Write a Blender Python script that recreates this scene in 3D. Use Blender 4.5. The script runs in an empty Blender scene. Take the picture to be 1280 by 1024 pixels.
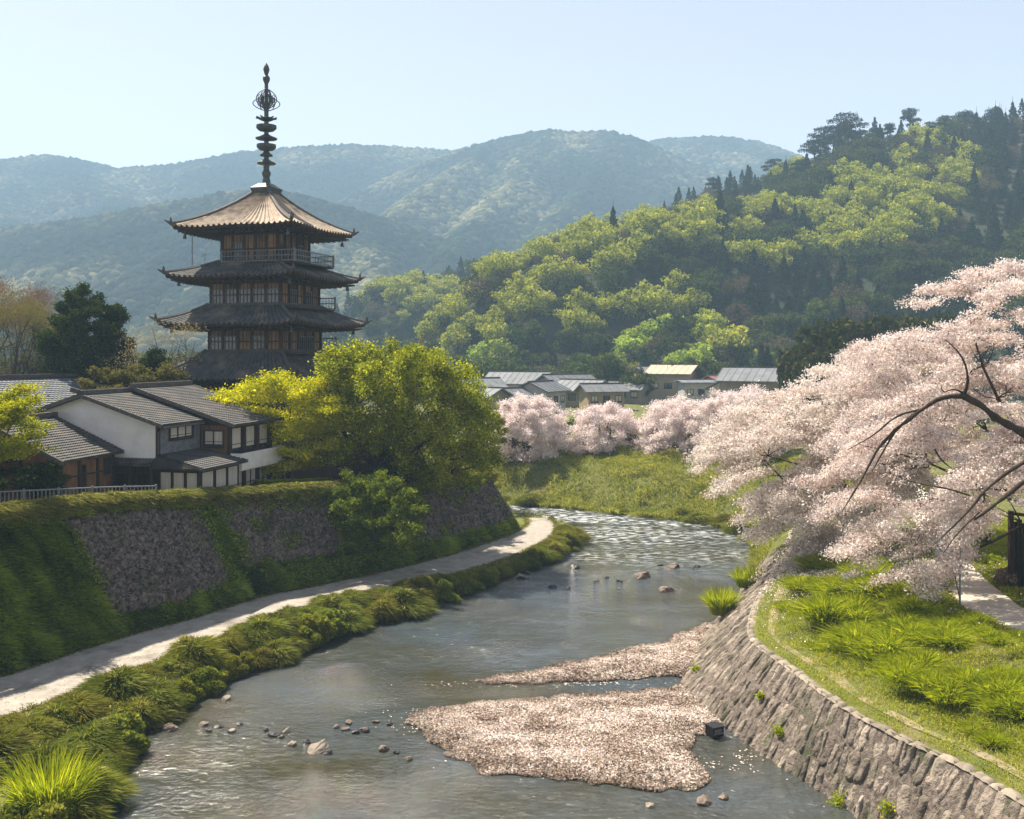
import bpy, math, random
import numpy as np
R = math.radians
random.seed(7)
RG = np.random.default_rng(11)
C = bpy.context.scene.collection
SC = bpy.context.scene

# ------------------------------------------------------------------ camera, sky, sun, exposure
F, H0, CZ = 1244.4, 440.0, 16.0
cam = bpy.data.objects.new('camera', bpy.data.cameras.new('camera'))
cam.location = (0, 0, CZ); cam.rotation_euler = (R(90), 0, 0)
cam.data.lens = 35; cam.data.sensor_width = 36
cam.data.shift_y = -72 / 1280
cam.data.clip_start = 0.2; cam.data.clip_end = 9000
C.objects.link(cam); SC.camera = cam

SUN_EL, SUN_AZ = 57.0, -48.0          # azimuth from +Y, negative = to the left
world = bpy.data.worlds.new('World'); SC.world = world; world.use_nodes = True
wt = world.node_tree; wt.nodes.clear()
sky = wt.nodes.new('ShaderNodeTexSky'); sky.sky_type = 'NISHITA'; sky.sun_disc = False
sky.sun_elevation = R(SUN_EL); sky.sun_rotation = R(SUN_AZ)
sky.air_density = 1.0; sky.dust_density = .15; sky.ozone_density = 1.0
bg = wt.nodes.new('ShaderNodeBackground'); bg.inputs['Strength'].default_value = 0.07
wo = wt.nodes.new('ShaderNodeOutputWorld')
hs_ = wt.nodes.new('ShaderNodeHueSaturation'); hs_.inputs['Saturation'].default_value = .45
tn_ = wt.nodes.new('ShaderNodeMix'); tn_.data_type = 'RGBA'; tn_.blend_type = 'MULTIPLY'; tn_.inputs[0].default_value = 1; tn_.inputs[7].default_value = (1.04, .965, .975, 1)
wt.links.new(sky.outputs[0], hs_.inputs['Color']); wt.links.new(hs_.outputs[0], tn_.inputs[6]); wt.links.new(tn_.outputs[2], bg.inputs[0]); wt.links.new(bg.outputs[0], wo.inputs[0])
sd = bpy.data.lights.new('sun', 'SUN'); sd.energy = 5.0; sd.angle = R(0.5); sd.color = (1.0, 0.90, 0.74)
so = bpy.data.objects.new('sun', sd); C.objects.link(so)
so.rotation_euler = (R(90 - SUN_EL), 0, R(180 - SUN_AZ))
SC.view_settings.view_transform = 'Standard'; SC.view_settings.look = 'None'
SC.view_settings.exposure = 1.3; SC.view_settings.gamma = 1
SC.cycles.max_bounces = 6; SC.cycles.diffuse_bounces = 3; SC.cycles.glossy_bounces = 3
SC.cycles.transmission_bounces = 3; SC.cycles.volume_bounces = 1; SC.cycles.transparent_max_bounces = 6
SC.cycles.use_denoising = True
SC.cycles.sample_clamp_indirect = 8; SC.cycles.caustics_reflective = False; SC.cycles.caustics_refractive = False

# ------------------------------------------------------------------ helpers
def at(u, v, Y):
    return ((u - 640) / F * Y, Y, CZ - (v - H0) / F * Y)

def onz(u, v, z):
    Y = (CZ - z) * F / (v - H0)
    return ((u - 640) / F * Y, Y)

def tag(o, label=None, cat=None, group=None, kind=None):
    if label: o['label'] = label
    if cat: o['category'] = cat
    if group: o['group'] = group
    if kind: o['kind'] = kind
    return o

def empty(name, loc, rz=0, label=None, cat=None, group=None):
    o = bpy.data.objects.new(name, None); C.objects.link(o)
    o.location = loc; o.rotation_euler = (0, 0, rz); o.empty_display_size = .3
    return tag(o, label, cat, group)

def npmesh(name, V, Fa, mats, tone=None, smooth=False, midx=None):
    V = np.asarray(V, np.float32).reshape(-1, 3); Fa = np.asarray(Fa, np.int32)
    me = bpy.data.meshes.new(name)
    me.vertices.add(len(V)); me.vertices.foreach_set('co', V.ravel())
    k = Fa.shape[1]; n = len(Fa)
    me.loops.add(n * k); me.loops.foreach_set('vertex_index', Fa.ravel())
    me.polygons.add(n); me.polygons.foreach_set('loop_start', np.arange(0, n * k, k, dtype=np.int32))
    if midx is not None: me.polygons.foreach_set('material_index', np.asarray(midx, np.int32))
    if smooth: me.polygons.foreach_set('use_smooth', np.ones(n, bool))
    for m in (mats if isinstance(mats, (list, tuple)) else [mats]): me.materials.append(m)
    if tone is not None:
        a = me.attributes.new('tone', 'FLOAT', 'POINT'); a.data.foreach_set('value', np.asarray(tone, np.float32))
    me.update()
    return me

def link(name, me, parent=None, loc=None):
    o = bpy.data.objects.new(name, me); C.objects.link(o)
    if parent: o.parent = parent
    if loc is not None: o.location = loc
    return o

class MB:
    def __init__(s): s.v = []; s.f = []; s.m = []
    def add(s, vs, fs, m=0):
        b = len(s.v); s.v += [tuple(p) for p in vs]; s.f += [tuple(i + b for i in f) for f in fs]; s.m += [m] * len(fs); return s
    def box(s, x0, x1, y0, y1, z0, z1, m=0):
        return s.add([(x0,y0,z0),(x1,y0,z0),(x1,y1,z0),(x0,y1,z0),(x0,y0,z1),(x1,y0,z1),(x1,y1,z1),(x0,y1,z1)],
                     [(0,3,2,1),(4,5,6,7),(0,1,5,4),(1,2,6,5),(2,3,7,6),(3,0,4,7)], m)
    def bar(s, p, q, w, h=None, m=0):
        p = np.array(p, float); q = np.array(q, float); h = h or w
        d = q - p; d /= np.linalg.norm(d) + 1e-9
        up = np.array([0, 0, 1.]) if abs(d[2]) < .95 else np.array([0, 1., 0])
        a = np.cross(d, up); a /= np.linalg.norm(a); b = np.cross(a, d)
        vs = [c + sx * a * w / 2 + sy * b * h / 2 for c in (p, q) for sx, sy in ((-1,-1),(1,-1),(1,1),(-1,1))]
        return s.add(vs, [(0,1,2,3),(7,6,5,4),(0,4,5,1),(1,5,6,2),(2,6,7,3),(3,7,4,0)], m)
    def tube(s, pts, rad, n=7, m=0):
        V, Fq = tube_np(pts, rad, n); return s.add([tuple(p) for p in V], [tuple(f) for f in Fq], m)
    def lathe(s, prof, cx=0, cy=0, n=16, m=0):
        vs = [(cx + r * math.cos(2*math.pi*i/n), cy + r * math.sin(2*math.pi*i/n), z) for r, z in prof for i in range(n)]
        fs = [(j*n+i, j*n+(i+1)%n, (j+1)*n+(i+1)%n, (j+1)*n+i) for j in range(len(prof)-1) for i in range(n)]
        fs += [tuple(range(n))[::-1], tuple(range((len(prof)-1)*n, len(prof)*n))]
        return s.add(vs, fs, m)
    def prism(s, poly, y0, y1, m=0):
        n = len(poly)
        vs = [(x, y0, z) for x, z in poly] + [(x, y1, z) for x, z in poly]
        fs = [tuple(range(n)), tuple(range(2*n-1, n-1, -1))] + [(i, i+n, (i+1)%n+n, (i+1)%n) for i in range(n)]
        return s.add(vs, fs, m)
    def build(s, name, mats, parent=None, smooth=False, loc=None):
        me = bpy.data.meshes.new(name); me.from_pydata(s.v, [], s.f)
        for mm in (mats if isinstance(mats, (list, tuple)) else [mats]): me.materials.append(mm)
        me.polygons.foreach_set('material_index', s.m)
        if smooth: me.polygons.foreach_set('use_smooth', [True] * len(s.f))
        me.update()
        return link(name, me, parent, loc)

def tube_np(pts, rad, n=7):
    P = np.array(pts, float); k = len(P)
    rad = np.broadcast_to(np.array(rad, float), (k,)) if np.ndim(rad) == 0 or len(np.atleast_1d(rad)) == k else np.interp(np.linspace(0,1,k), np.linspace(0,1,len(rad)), rad)
    T = np.gradient(P, axis=0); T /= np.linalg.norm(T, axis=1, keepdims=True) + 1e-9
    ref = np.array([0.31, 0.87, 0.38])
    A = np.cross(T, ref); A /= np.linalg.norm(A, axis=1, keepdims=True) + 1e-9
    B = np.cross(T, A)
    th = np.arange(n) * 2 * np.pi / n
    V = P[:, None] + rad[:, None, None] * (np.cos(th)[None, :, None] * A[:, None] + np.sin(th)[None, :, None] * B[:, None])
    i = np.arange(n); j = np.arange(k - 1)[:, None] * n
    Fq = np.stack([j + i, j + (i + 1) % n, j + n + (i + 1) % n, j + n + i], -1).reshape(-1, 4)
    return V.reshape(-1, 3), Fq

_tab = np.random.default_rng(5).random((256, 256))
def vn(x, y):
    xi = np.floor(x).astype(int); yi = np.floor(y).astype(int); fx = x - xi; fy = y - yi
    fx = fx * fx * (3 - 2 * fx); fy = fy * fy * (3 - 2 * fy)
    a = _tab[xi & 255, yi & 255]; b = _tab[(xi+1) & 255, yi & 255]; c = _tab[xi & 255, (yi+1) & 255]; d = _tab[(xi+1) & 255, (yi+1) & 255]
    return (a*(1-fx)+b*fx)*(1-fy) + (c*(1-fx)+d*fx)*fy
def fbm(x, y, o=4):
    s = 0; a = .5; t = 0
    for k in range(o):
        s = s + a * vn(x * 2**k + 17*k, y * 2**k + 31*k); t += a; a *= .5
    return s / t

def segdist(X, Y, P):
    """distance to polyline P (n,2), and interpolation parameter index"""
    best = np.full(X.shape, 1e18); par = np.zeros(X.shape)
    for i in range(len(P) - 1):
        ax, ay = P[i]; bx, by = P[i+1]; dx, dy = bx-ax, by-ay
        t = np.clip(((X-ax)*dx + (Y-ay)*dy) / (dx*dx+dy*dy), 0, 1)
        d = (X-ax-t*dx)**2 + (Y-ay-t*dy)**2
        m = d < best; best = np.where(m, d, best); par = np.where(m, i+t, par)
    return np.sqrt(best), par

def inpoly(X, Y, P):
    r = np.zeros(X.shape, bool); n = len(P); j = n - 1
    for i in range(n):
        xi, yi = P[i]; xj, yj = P[j]
        if yi != yj:
            c = ((yi > Y) != (yj > Y)) & (X < (xj-xi)*(Y-yi)/(yj-yi)+xi)
            r ^= c
        j = i
    return r

def resample(P, n):
    P = np.array(P, float); L = np.r_[0, np.cumsum(np.linalg.norm(np.diff(P, axis=0), axis=1))]
    s = np.linspace(0, L[-1], n)
    return np.stack([np.interp(s, L, P[:, k]) for k in range(P.shape[1])], 1)

def smoothline(P, n, it=2):
    P = [np.array(p, float) for p in P]
    for _ in range(it):
        Q = [P[0]]
        for a, b in zip(P[:-1], P[1:]): Q += [a*.75+b*.25, a*.25+b*.75]
        P = Q + [P[-1]]
    return resample(P, n)

# ------------------------------------------------------------------ materials
def nt(name):
    m = bpy.data.materials.new(name); m.use_nodes = True; m.node_tree.nodes.clear()
    return m, m.node_tree.nodes, m.node_tree.links

def surf(name, c1, c2, scale=3.0, rough=.85, bump=.0, bscale=None, detail=5, c3=None, c3scale=.3, c3lo=.5, c3hi=.65, stretch=(1,1,1), spec=.3, metal=0, dist=.05, coord='Object'):
    m, N, L = nt(name)
    out = N.new('ShaderNodeOutputMaterial'); p = N.new('ShaderNodeBsdfPrincipled')
    p.inputs['Roughness'].default_value = rough; p.inputs['Specular IOR Level'].default_value = spec; p.inputs['Metallic'].default_value = metal
    tc = N.new('ShaderNodeTexCoord'); mp = N.new('ShaderNodeMapping'); mp.inputs['Scale'].default_value = stretch
    L.new(tc.outputs[coord], mp.inputs[0])
    n1 = N.new('ShaderNodeTexNoise'); n1.inputs['Scale'].default_value = scale; n1.inputs['Detail'].default_value = detail; n1.inputs['Roughness'].default_value = .65
    L.new(mp.outputs[0], n1.inputs[0])
    cr = N.new('ShaderNodeValToRGB'); cr.color_ramp.elements[0].position = .3; cr.color_ramp.elements[1].position = .7
    cr.color_ramp.elements[0].color = (*c1, 1); cr.color_ramp.elements[1].color = (*c2, 1)
    L.new(n1.outputs[0], cr.inputs[0]); col = cr.outputs[0]
    if c3:
        n3 = N.new('ShaderNodeTexNoise'); n3.inputs['Scale'].default_value = c3scale; n3.inputs['Detail'].default_value = 6
        L.new(tc.outputs[coord], n3.inputs[0])
        r3 = N.new('ShaderNodeMapRange'); r3.inputs[1].default_value = c3lo; r3.inputs[2].default_value = c3hi
        L.new(n3.outputs[0], r3.inputs[0]); mx = N.new('ShaderNodeMix'); mx.data_type = 'RGBA'
        L.new(r3.outputs[0], mx.inputs[0]); L.new(col, mx.inputs[6]); mx.inputs[7].default_value = (*c3, 1); col = mx.outputs[2]
    L.new(col, p.inputs['Base Color'])
    if bump:
        n2 = N.new('ShaderNodeTexNoise'); n2.inputs['Scale'].default_value = bscale or scale*4; n2.inputs['Detail'].default_value = 4
        L.new(mp.outputs[0], n2.inputs[0]); b = N.new('ShaderNodeBump'); b.inputs['Strength'].default_value = bump; b.inputs['Distance'].default_value = dist
        L.new(n2.outputs[0], b.inputs['Height']); L.new(b.outputs[0], p.inputs['Normal'])
    L.new(p.outputs[0], out.inputs[0])
    return m

def leafmat(name, stops, trans=.45, tcol=(1,1,.6), oscale=0, ovar=.0):
    """diffuse + translucent leaf; colour by the per-leaf 'tone' attribute"""
    m, N, L = nt(name)
    out = N.new('ShaderNodeOutputMaterial'); a = N.new('ShaderNodeAttribute'); a.attribute_name = 'tone'
    cr = N.new('ShaderNodeValToRGB'); e = cr.color_ramp.elements
    while len(e) < len(stops): e.new(.5)
    for i, (pos, c) in enumerate(stops): e[i].position = pos; e[i].color = (*c, 1)
    L.new(a.outputs['Fac'], cr.inputs[0]); col = cr.outputs[0]
    if ovar:
        oi = N.new('ShaderNodeObjectInfo'); hs = N.new('ShaderNodeHueSaturation')
        mr = N.new('ShaderNodeMapRange'); mr.inputs[3].default_value = 1-ovar; mr.inputs[4].default_value = 1+ovar
        L.new(oi.outputs['Random'], mr.inputs[0]); L.new(mr.outputs[0], hs.inputs['Value']); L.new(col, hs.inputs['Color'])
        mh = N.new('ShaderNodeMapRange'); mh.inputs[3].default_value = .5-.025; mh.inputs[4].default_value = .5+.02
        mm = N.new('ShaderNodeMath'); mm.operation = 'MULTIPLY'; mm.inputs[1].default_value = 7.31; mf = N.new('ShaderNodeMath'); mf.operation = 'FRACT'
        L.new(oi.outputs['Random'], mm.inputs[0]); L.new(mm.outputs[0], mf.inputs[0]); L.new(mf.outputs[0], mh.inputs[0]); L.new(mh.outputs[0], hs.inputs['Hue'])
        col = hs.outputs[0]
    d = N.new('ShaderNodeBsdfDiffuse'); t = N.new('ShaderNodeBsdfTranslucent'); mx = N.new('ShaderNodeMixShader')
    tm = N.new('ShaderNodeMix'); tm.data_type = 'RGBA'; tm.blend_type = 'MULTIPLY'; tm.inputs[0].default_value = 1
    L.new(col, tm.inputs[6]); tm.inputs[7].default_value = (*tcol, 1)
    L.new(col, d.inputs[0]); L.new(tm.outputs[2], t.inputs[0]); mx.inputs[0].default_value = trans
    L.new(d.outputs[0], mx.inputs[1]); L.new(t.outputs[0], mx.inputs[2]); L.new(mx.outputs[0], out.inputs[0])
    return m

M = {}
M['ground'] = surf('grassy_earth', (.07,.085,.016), (.15,.15,.035), .8, .95, .6, 8, c3=(.22,.17,.09), c3scale=.12, c3lo=.56, c3hi=.72, dist=.1)
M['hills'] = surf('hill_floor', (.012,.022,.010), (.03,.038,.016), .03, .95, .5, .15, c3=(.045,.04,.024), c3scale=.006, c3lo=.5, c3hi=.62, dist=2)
M['path'] = surf('worn_asphalt', (.25,.225,.195), (.40,.36,.31), 1.6, .88, .4, 40, c3=(.17,.15,.125), c3scale=.5, c3lo=.55, c3hi=.7, stretch=(1,1,1), dist=.01)
M['path2'] = surf('pale_concrete_path', (.45,.4,.33), (.6,.54,.45), 2, .85, .3, 30, dist=.01)
M['coping'] = surf('coping_stone', (.18,.15,.115), (.34,.29,.225), 3, .9, .6, 25, dist=.02)
M['wallstone'] = surf('wall_stone', (.085,.066,.052), (.31,.26,.21), 2.2, .92, 1.0, 9, c3=(.06,.065,.032), c3scale=.9, c3lo=.54, c3hi=.7, dist=.09)
M['darkstone'] = surf('dark_rubble_stone', (.035,.028,.024), (.25,.2,.165), 5.5, .92, .9, 22, c3=(.04,.06,.018), c3scale=.35, c3lo=.52, c3hi=.66, dist=.08)
M['rubble'] = surf('rubble_stone', (.035,.028,.025), (.14,.115,.096), 4, .92, .8, 25, c3=(.035,.045,.018), c3scale=.5, c3lo=.54, c3hi=.68, dist=.04)
M['rock'] = surf('river_rock', (.07,.055,.045), (.26,.2,.155), 2.2, .85, .8, 14, dist=.04)
M['tile'] = surf('grey_roof_tile', (.03,.03,.033), (.085,.082,.08), 2.2, .72, .4, 22, c3=(.13,.11,.09), c3scale=.8, c3lo=.5, c3hi=.72, dist=.02, spec=.3)
M['tile_blue'] = surf('blue_grey_roof_tile', (.06,.07,.085), (.13,.145,.165), 1.5, .7, .3, 20, dist=.015)
M['ptile'] = surf('pagoda_tile', (.035,.04,.042), (.12,.12,.115), 2.2, .75, .5, 18, c3=(.22,.185,.145), c3scale=.5, c3lo=.52, c3hi=.7, dist=.03)
M['ptile_top'] = surf('pagoda_top_tile', (.20,.155,.115), (.50,.40,.30), 2.2, .75, .5, 18, c3=(.10,.085,.07), c3scale=.6, c3lo=.55, c3hi=.7, dist=.03)
M['ridge'] = surf('ridge_tile', (.045,.04,.04), (.12,.11,.10), 4, .75, .3, dist=.02)
M['darkwood'] = surf('dark_timber', (.022,.014,.010), (.065,.04,.026), 3, .8, .3, 20, stretch=(1,1,.25), dist=.01)
M['wood'] = surf('brown_timber', (.07,.04,.022), (.21,.12,.062), 3.5, .8, .3, 20, stretch=(2,2,.25), dist=.01)
M['pwood'] = surf('weathered_pagoda_boards', (.085,.055,.035), (.36,.22,.12), 1.6, .85, .5, 12, stretch=(2.4,2.4,.35), c3=(.035,.03,.027), c3scale=.6, c3lo=.5, c3hi=.66, dist=.03)
M['annex'] = surf('rust_brown_boards', (.11,.05,.025), (.25,.12,.06), 1.8, .8, .3, 10, stretch=(2,2,.4), dist=.01)
M['plaster'] = surf('white_plaster', (.66,.645,.62), (.78,.765,.74), .8, .9, .1, 8, c3=(.52,.49,.44), c3scale=.5, c3lo=.55, c3hi=.8, dist=.01)
M['curtain'] = surf('pale_curtain', (.42,.38,.32), (.66,.62,.55), 5, .9, .3, 3, stretch=(4,4,.1), dist=.05)
M['glass'] = surf('window_glass', (.02,.024,.028), (.05,.055,.06), 1, .06, spec=.8)
M['metal'] = surf('grey_metal_rail', (.16,.17,.18), (.26,.27,.28), 4, .5, metal=.4)
M['railblue'] = surf('weathered_balustrade', (.09,.10,.11), (.2,.21,.22), 3, .7, .2)
M['bronze'] = surf('old_bronze', (.035,.045,.048), (.10,.11,.105), 4, .55, .3, metal=.3, dist=.02)
M['bark'] = surf('dark_bark', (.025,.018,.014), (.075,.055,.04), 4, .95, .9, 14, stretch=(1,1,.5), dist=.04)
M['barkgrey'] = surf('grey_bark', (.05,.04,.032), (.13,.11,.09), 4, .95, .7, 14, dist=.03)
M['black'] = surf('black_plastic', (.008,.008,.01), (.02,.02,.022), 4, .4)
M['orange'] = surf('orange_timber', (.35,.12,.03), (.55,.2,.05), 4, .8)
M['sand'] = surf('river_gravel_bed', (.2,.16,.12), (.38,.31,.25), 3, .95, .8, 20, dist=.04)
M['vroof1'] = surf('pale_metal_roof', (.10,.11,.12), (.19,.20,.215), .5, .6, .1)
M['vroof2'] = surf('slate_grey_roof', (.09,.095,.105), (.16,.165,.175), .8, .6, .2)
M['vroof3'] = surf('red_brown_roof', (.2,.075,.05), (.3,.13,.09), .8, .7, .2)
M['vroof4'] = surf('tan_roof', (.42,.30,.2), (.55,.42,.3), .8, .7, .2)
M['vwall'] = surf('beige_house_wall', (.38,.36,.32), (.52,.5,.45), .4, .9)
M['vwall2'] = surf('brown_house_wall', (.2,.16,.13), (.3,.25,.2), .4, .9)
M['vwall3'] = surf('ochre_house_wall', (.30,.235,.14), (.38,.30,.18), .4, .9)
M['litter'] = surf('petal_strewn_ground', (.35,.28,.24), (.55,.46,.42), 6, .9)

M['blossom'] = leafmat('cherry_blossom', [(0,(.28,.19,.15)), (.2,(.64,.53,.48)), (.6,(.84,.77,.73)), (1,(.92,.885,.85))], .38, (1,.96,.94), ovar=.02)
M['blossom_far'] = leafmat('far_cherry_blossom', [(0,(.48,.38,.36)), (.25,(.80,.70,.68)), (1,(.93,.88,.86))], .42, (1,.96,.95))
M['willow'] = leafmat('willow_leaf', [(0,(.07,.095,.014)), (.5,(.26,.30,.025)), (1,(.62,.62,.055))], .55, (1.0,1.0,.5))
M['yellow'] = leafmat('yellow_leaf', [(0,(.26,.29,.012)), (.5,(.54,.54,.02)), (1,(.80,.74,.05))], .55, (1,1,.4))
M['lime'] = leafmat('lime_leaf', [(0,(.12,.15,.012)), (.5,(.33,.36,.02)), (1,(.66,.60,.04))], .5, (1,1,.4))
M['olive'] = leafmat('olive_leaf', [(0,(.07,.075,.025)), (.5,(.15,.14,.045)), (1,(.26,.22,.08))], .4)
M['pale'] = leafmat('pale_spring_leaf', [(0,(.25,.2,.12)), (1,(.45,.38,.24))], .4)
M['redtwig'] = leafmat('reddish_bud', [(0,(.14,.075,.055)), (1,(.26,.15,.10))], .3)
M['evergreen'] = leafmat('evergreen_leaf', [(0,(.016,.032,.012)), (.6,(.042,.07,.02)), (1,(.11,.14,.03))], .28)
M['shrub'] = leafmat('shrub_leaf', [(0,(.05,.07,.014)), (.5,(.15,.18,.026)), (1,(.33,.34,.05))], .42, ovar=.15)
M['grass'] = leafmat('grass_blade', [(0,(.12,.15,.014)), (.45,(.28,.33,.022)), (.85,(.44,.46,.05)), (1,(.55,.48,.2))], .5, (1,1,.5))
M['tuft'] = leafmat('bright_grass_blade', [(0,(.14,.19,.012)), (.5,(.34,.42,.02)), (1,(.62,.60,.05))], .55, (1,1,.45))
M['bank'] = leafmat('bank_grass_blade', [(0,(.06,.075,.015)), (.5,(.19,.215,.035)), (.85,(.36,.36,.08)), (1,(.52,.45,.2))], .48, (1,1,.6), ovar=.2)
M['ivy'] = leafmat('ivy_leaf', [(0,(.06,.095,.016)), (.5,(.20,.29,.03)), (1,(.42,.50,.07))], .46)
M['far_grass'] = leafmat('far_bank_grass', [(0,(.12,.14,.025)), (.5,(.30,.33,.055)), (1,(.50,.47,.14))], .45, (1,1,.6))
M['dry'] = leafmat('dry_leaf', [(0,(.15,.10,.06)), (.5,(.3,.22,.15)), (1,(.45,.36,.28))], .3)
M['pebble'] = leafmat('pebbles_and_petals', [(0,(.13,.09,.065)), (.3,(.33,.25,.19)), (.65,(.55,.45,.38)), (1,(.80,.71,.65))], .0)
M['h_yellow'] = leafmat('spring_leaf_far', [(0,(.14,.185,.03)), (.5,(.35,.42,.06)), (1,(.64,.65,.13))], .42, (1,1,.55), ovar=.2)
M['h_green'] = leafmat('mid_leaf_far', [(0,(.03,.05,.014)), (.5,(.065,.09,.022)), (1,(.13,.15,.035))], .35, ovar=.2)
M['h_brown'] = leafmat('bare_twig_far', [(0,(.055,.045,.03)), (.5,(.10,.08,.052)), (1,(.17,.13,.085))], .3, ovar=.2)
M['h_cedar'] = leafmat('cedar_needle_far', [(0,(.008,.018,.011)), (.5,(.019,.036,.018)), (1,(.045,.066,.026))], .2, ovar=.25)
M['far_forest'] = leafmat('distant_forest', [(0,(.010,.020,.012)), (.45,(.036,.046,.026)), (.7,(.12,.115,.055)), (1,(.26,.235,.12))], .12)

def water_mat():
    m, N, L = nt('river_water')
    out = N.new('ShaderNodeOutputMaterial'); p = N.new('ShaderNodeBsdfPrincipled')
    tc = N.new('ShaderNodeTexCoord')
    n0 = N.new('ShaderNodeTexNoise'); n0.inputs['Scale'].default_value = .12; n0.inputs['Detail'].default_value = 4
    L.new(tc.outputs['Object'], n0.inputs[0])
    cr = N.new('ShaderNodeValToRGB'); cr.color_ramp.elements[0].position = .35; cr.color_ramp.elements[1].position = .68
    cr.color_ramp.elements[0].color = (.04,.036,.016,1); cr.color_ramp.elements[1].color = (.055,.07,.082,1)
    L.new(n0.outputs[0], cr.inputs[0]); L.new(cr.outputs[0], p.inputs['Base Color'])
    p.inputs['Roughness'].default_value = .06; p.inputs['IOR'].default_value = 1.42; p.inputs['Specular IOR Level'].default_value = .8
    def nz(sc, det, st):
        mp = N.new('ShaderNodeMapping'); mp.inputs['Scale'].default_value = st; L.new(tc.outputs['Object'], mp.inputs[0])
        n = N.new('ShaderNodeTexNoise'); n.inputs['Scale'].default_value = sc; n.inputs['Detail'].default_value = det; L.new(mp.outputs[0], n.inputs[0]); return n
    a = nz(3.6, 6, (1, 1.3, 1)); b = nz(.7, 2, (1, 1, 1)); c = nz(.09, 2, (1, 2.2, 1))
    mr = N.new('ShaderNodeMapRange'); mr.inputs[1].default_value = .36; mr.inputs[2].default_value = .62; mr.inputs[3].default_value = .25; mr.inputs[4].default_value = 1.15
    L.new(c.outputs[0], mr.inputs[0])
    # riffle further upstream
    sx = N.new('ShaderNodeSeparateXYZ'); L.new(tc.outputs['Object'], sx.inputs[0])
    m2 = N.new('ShaderNodeMapRange'); m2.inputs[1].default_value = 72; m2.inputs[2].default_value = 84; m2.inputs[3].default_value = 0; m2.inputs[4].default_value = 2.2
    L.new(sx.outputs['Y'], m2.inputs[0]); ad = N.new('ShaderNodeMath'); ad.operation = 'ADD'; L.new(mr.outputs[0], ad.inputs[0]); L.new(m2.outputs[0], ad.inputs[1])
    h = N.new('ShaderNodeMath'); h.operation = 'MULTIPLY'; L.new(a.outputs[0], h.inputs[0]); L.new(ad.outputs[0], h.inputs[1])
    h2 = N.new('ShaderNodeMath'); h2.operation = 'MULTIPLY_ADD'; L.new(b.outputs[0], h2.inputs[0]); h2.inputs[1].default_value = 1.2; L.new(h.outputs[0], h2.inputs[2])
    bp = N.new('ShaderNodeBump'); bp.inputs['Strength'].default_value = 1; bp.inputs['Distance'].default_value = .2
    L.new(h2.outputs[0], bp.inputs['Height']); L.new(bp.outputs[0], p.inputs['Normal'])
    # white flecks painted on the riffles, standing in for sun glitter
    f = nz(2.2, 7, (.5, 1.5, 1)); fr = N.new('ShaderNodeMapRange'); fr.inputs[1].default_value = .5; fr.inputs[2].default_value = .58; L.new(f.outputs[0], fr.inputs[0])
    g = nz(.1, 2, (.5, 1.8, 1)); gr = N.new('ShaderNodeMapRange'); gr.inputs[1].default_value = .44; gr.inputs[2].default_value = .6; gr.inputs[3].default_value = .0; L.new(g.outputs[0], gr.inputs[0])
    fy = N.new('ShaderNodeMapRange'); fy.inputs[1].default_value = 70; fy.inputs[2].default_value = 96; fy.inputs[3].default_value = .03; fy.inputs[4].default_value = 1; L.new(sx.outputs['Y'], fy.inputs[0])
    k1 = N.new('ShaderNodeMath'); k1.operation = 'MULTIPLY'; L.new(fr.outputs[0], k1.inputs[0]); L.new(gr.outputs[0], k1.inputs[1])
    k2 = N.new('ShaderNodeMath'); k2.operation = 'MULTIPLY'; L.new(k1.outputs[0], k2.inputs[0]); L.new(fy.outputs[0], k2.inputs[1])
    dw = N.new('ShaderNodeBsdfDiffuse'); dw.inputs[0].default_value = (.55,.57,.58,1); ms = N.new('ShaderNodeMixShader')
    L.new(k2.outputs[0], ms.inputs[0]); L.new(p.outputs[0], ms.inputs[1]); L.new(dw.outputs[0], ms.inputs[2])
    L.new(ms.outputs[0], out.inputs[0])
    return m
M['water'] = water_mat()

# ------------------------------------------------------------------ plan of the valley (metres; x right, y away, z up; water at 0)
BL = [(-52,4),(-35,30),(-24,46.6),(-22.7,50),(-20.9,53.3),(-18.7,56.4),(-15.9,62),(-13.7,63.9),(-9.4,68.5),(-4.8,74.6),(.2,84.8),(.3,87.6),(-2.2,91),(-10,97),(-30,106),(-80,120),(-150,142)]   # foot of the left bank wall
TL = [(-55,5),(-37.6,31.4),(-26.3,48.2),(-24.9,51.6),(-23.2,54.9),(-21,58),(-18.2,63.6),(-16,65.5),(-11.7,70),(-7.1,76),(-2.3,85.2),(-2.6,86.2),(-5,88.4),(-12,94),(-32,103),(-82,117),(-151,139)]     # its top edge
SL = [(-26,4),(-17.5,22),(-14.7,31),(-14.4,35),(-15.4,38.3),(-15.5,43.3),(-13.6,48.5),(-11.3,53),(-7.6,59.4),(-4.1,64.2),(-.1,71.1),(3.6,76.6),(5.8,83),(5.6,89.5),(3,94.5),(-4,98),(-12,101),(-31,109),(-81,123),(-150,145)]  # left shoreline
BR = [(17,-12),(16,10),(14.7,22),(13.2,28),(11.8,34.1),(11.1,36.3),(10.2,38.3),(9.1,41.6),(8.6,43.7),(8.0,46.3),(7.9,48.3),(10.7,56.7),(14.9,66.1),(17.6,73),(19.4,80),(19.8,86.5),(18.9,90.5),(15.9,94),(10.9,97),(4.9,101.5),(0,103.7),(-10,108),(-30,118),(-80,132),(-150,155),(-400,200)]
CR = [(20,-12),(18.4,10),(17,22),(15,29.2),(14.4,32),(13.0,34.9),(12.2,37.7),(11.7,41.3),(11.2,44),(11,45.7),(11.3,47.7),(12.8,52.6),(15.5,59.5),(17.8,65.4),(20.5,73),(24,82),(26,92),(24,99),(18,104),(11,108),(4,112),(0,113.7),(-10,118),(-30,128),(-80,142),(-150,165),(-400,210)]
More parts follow.
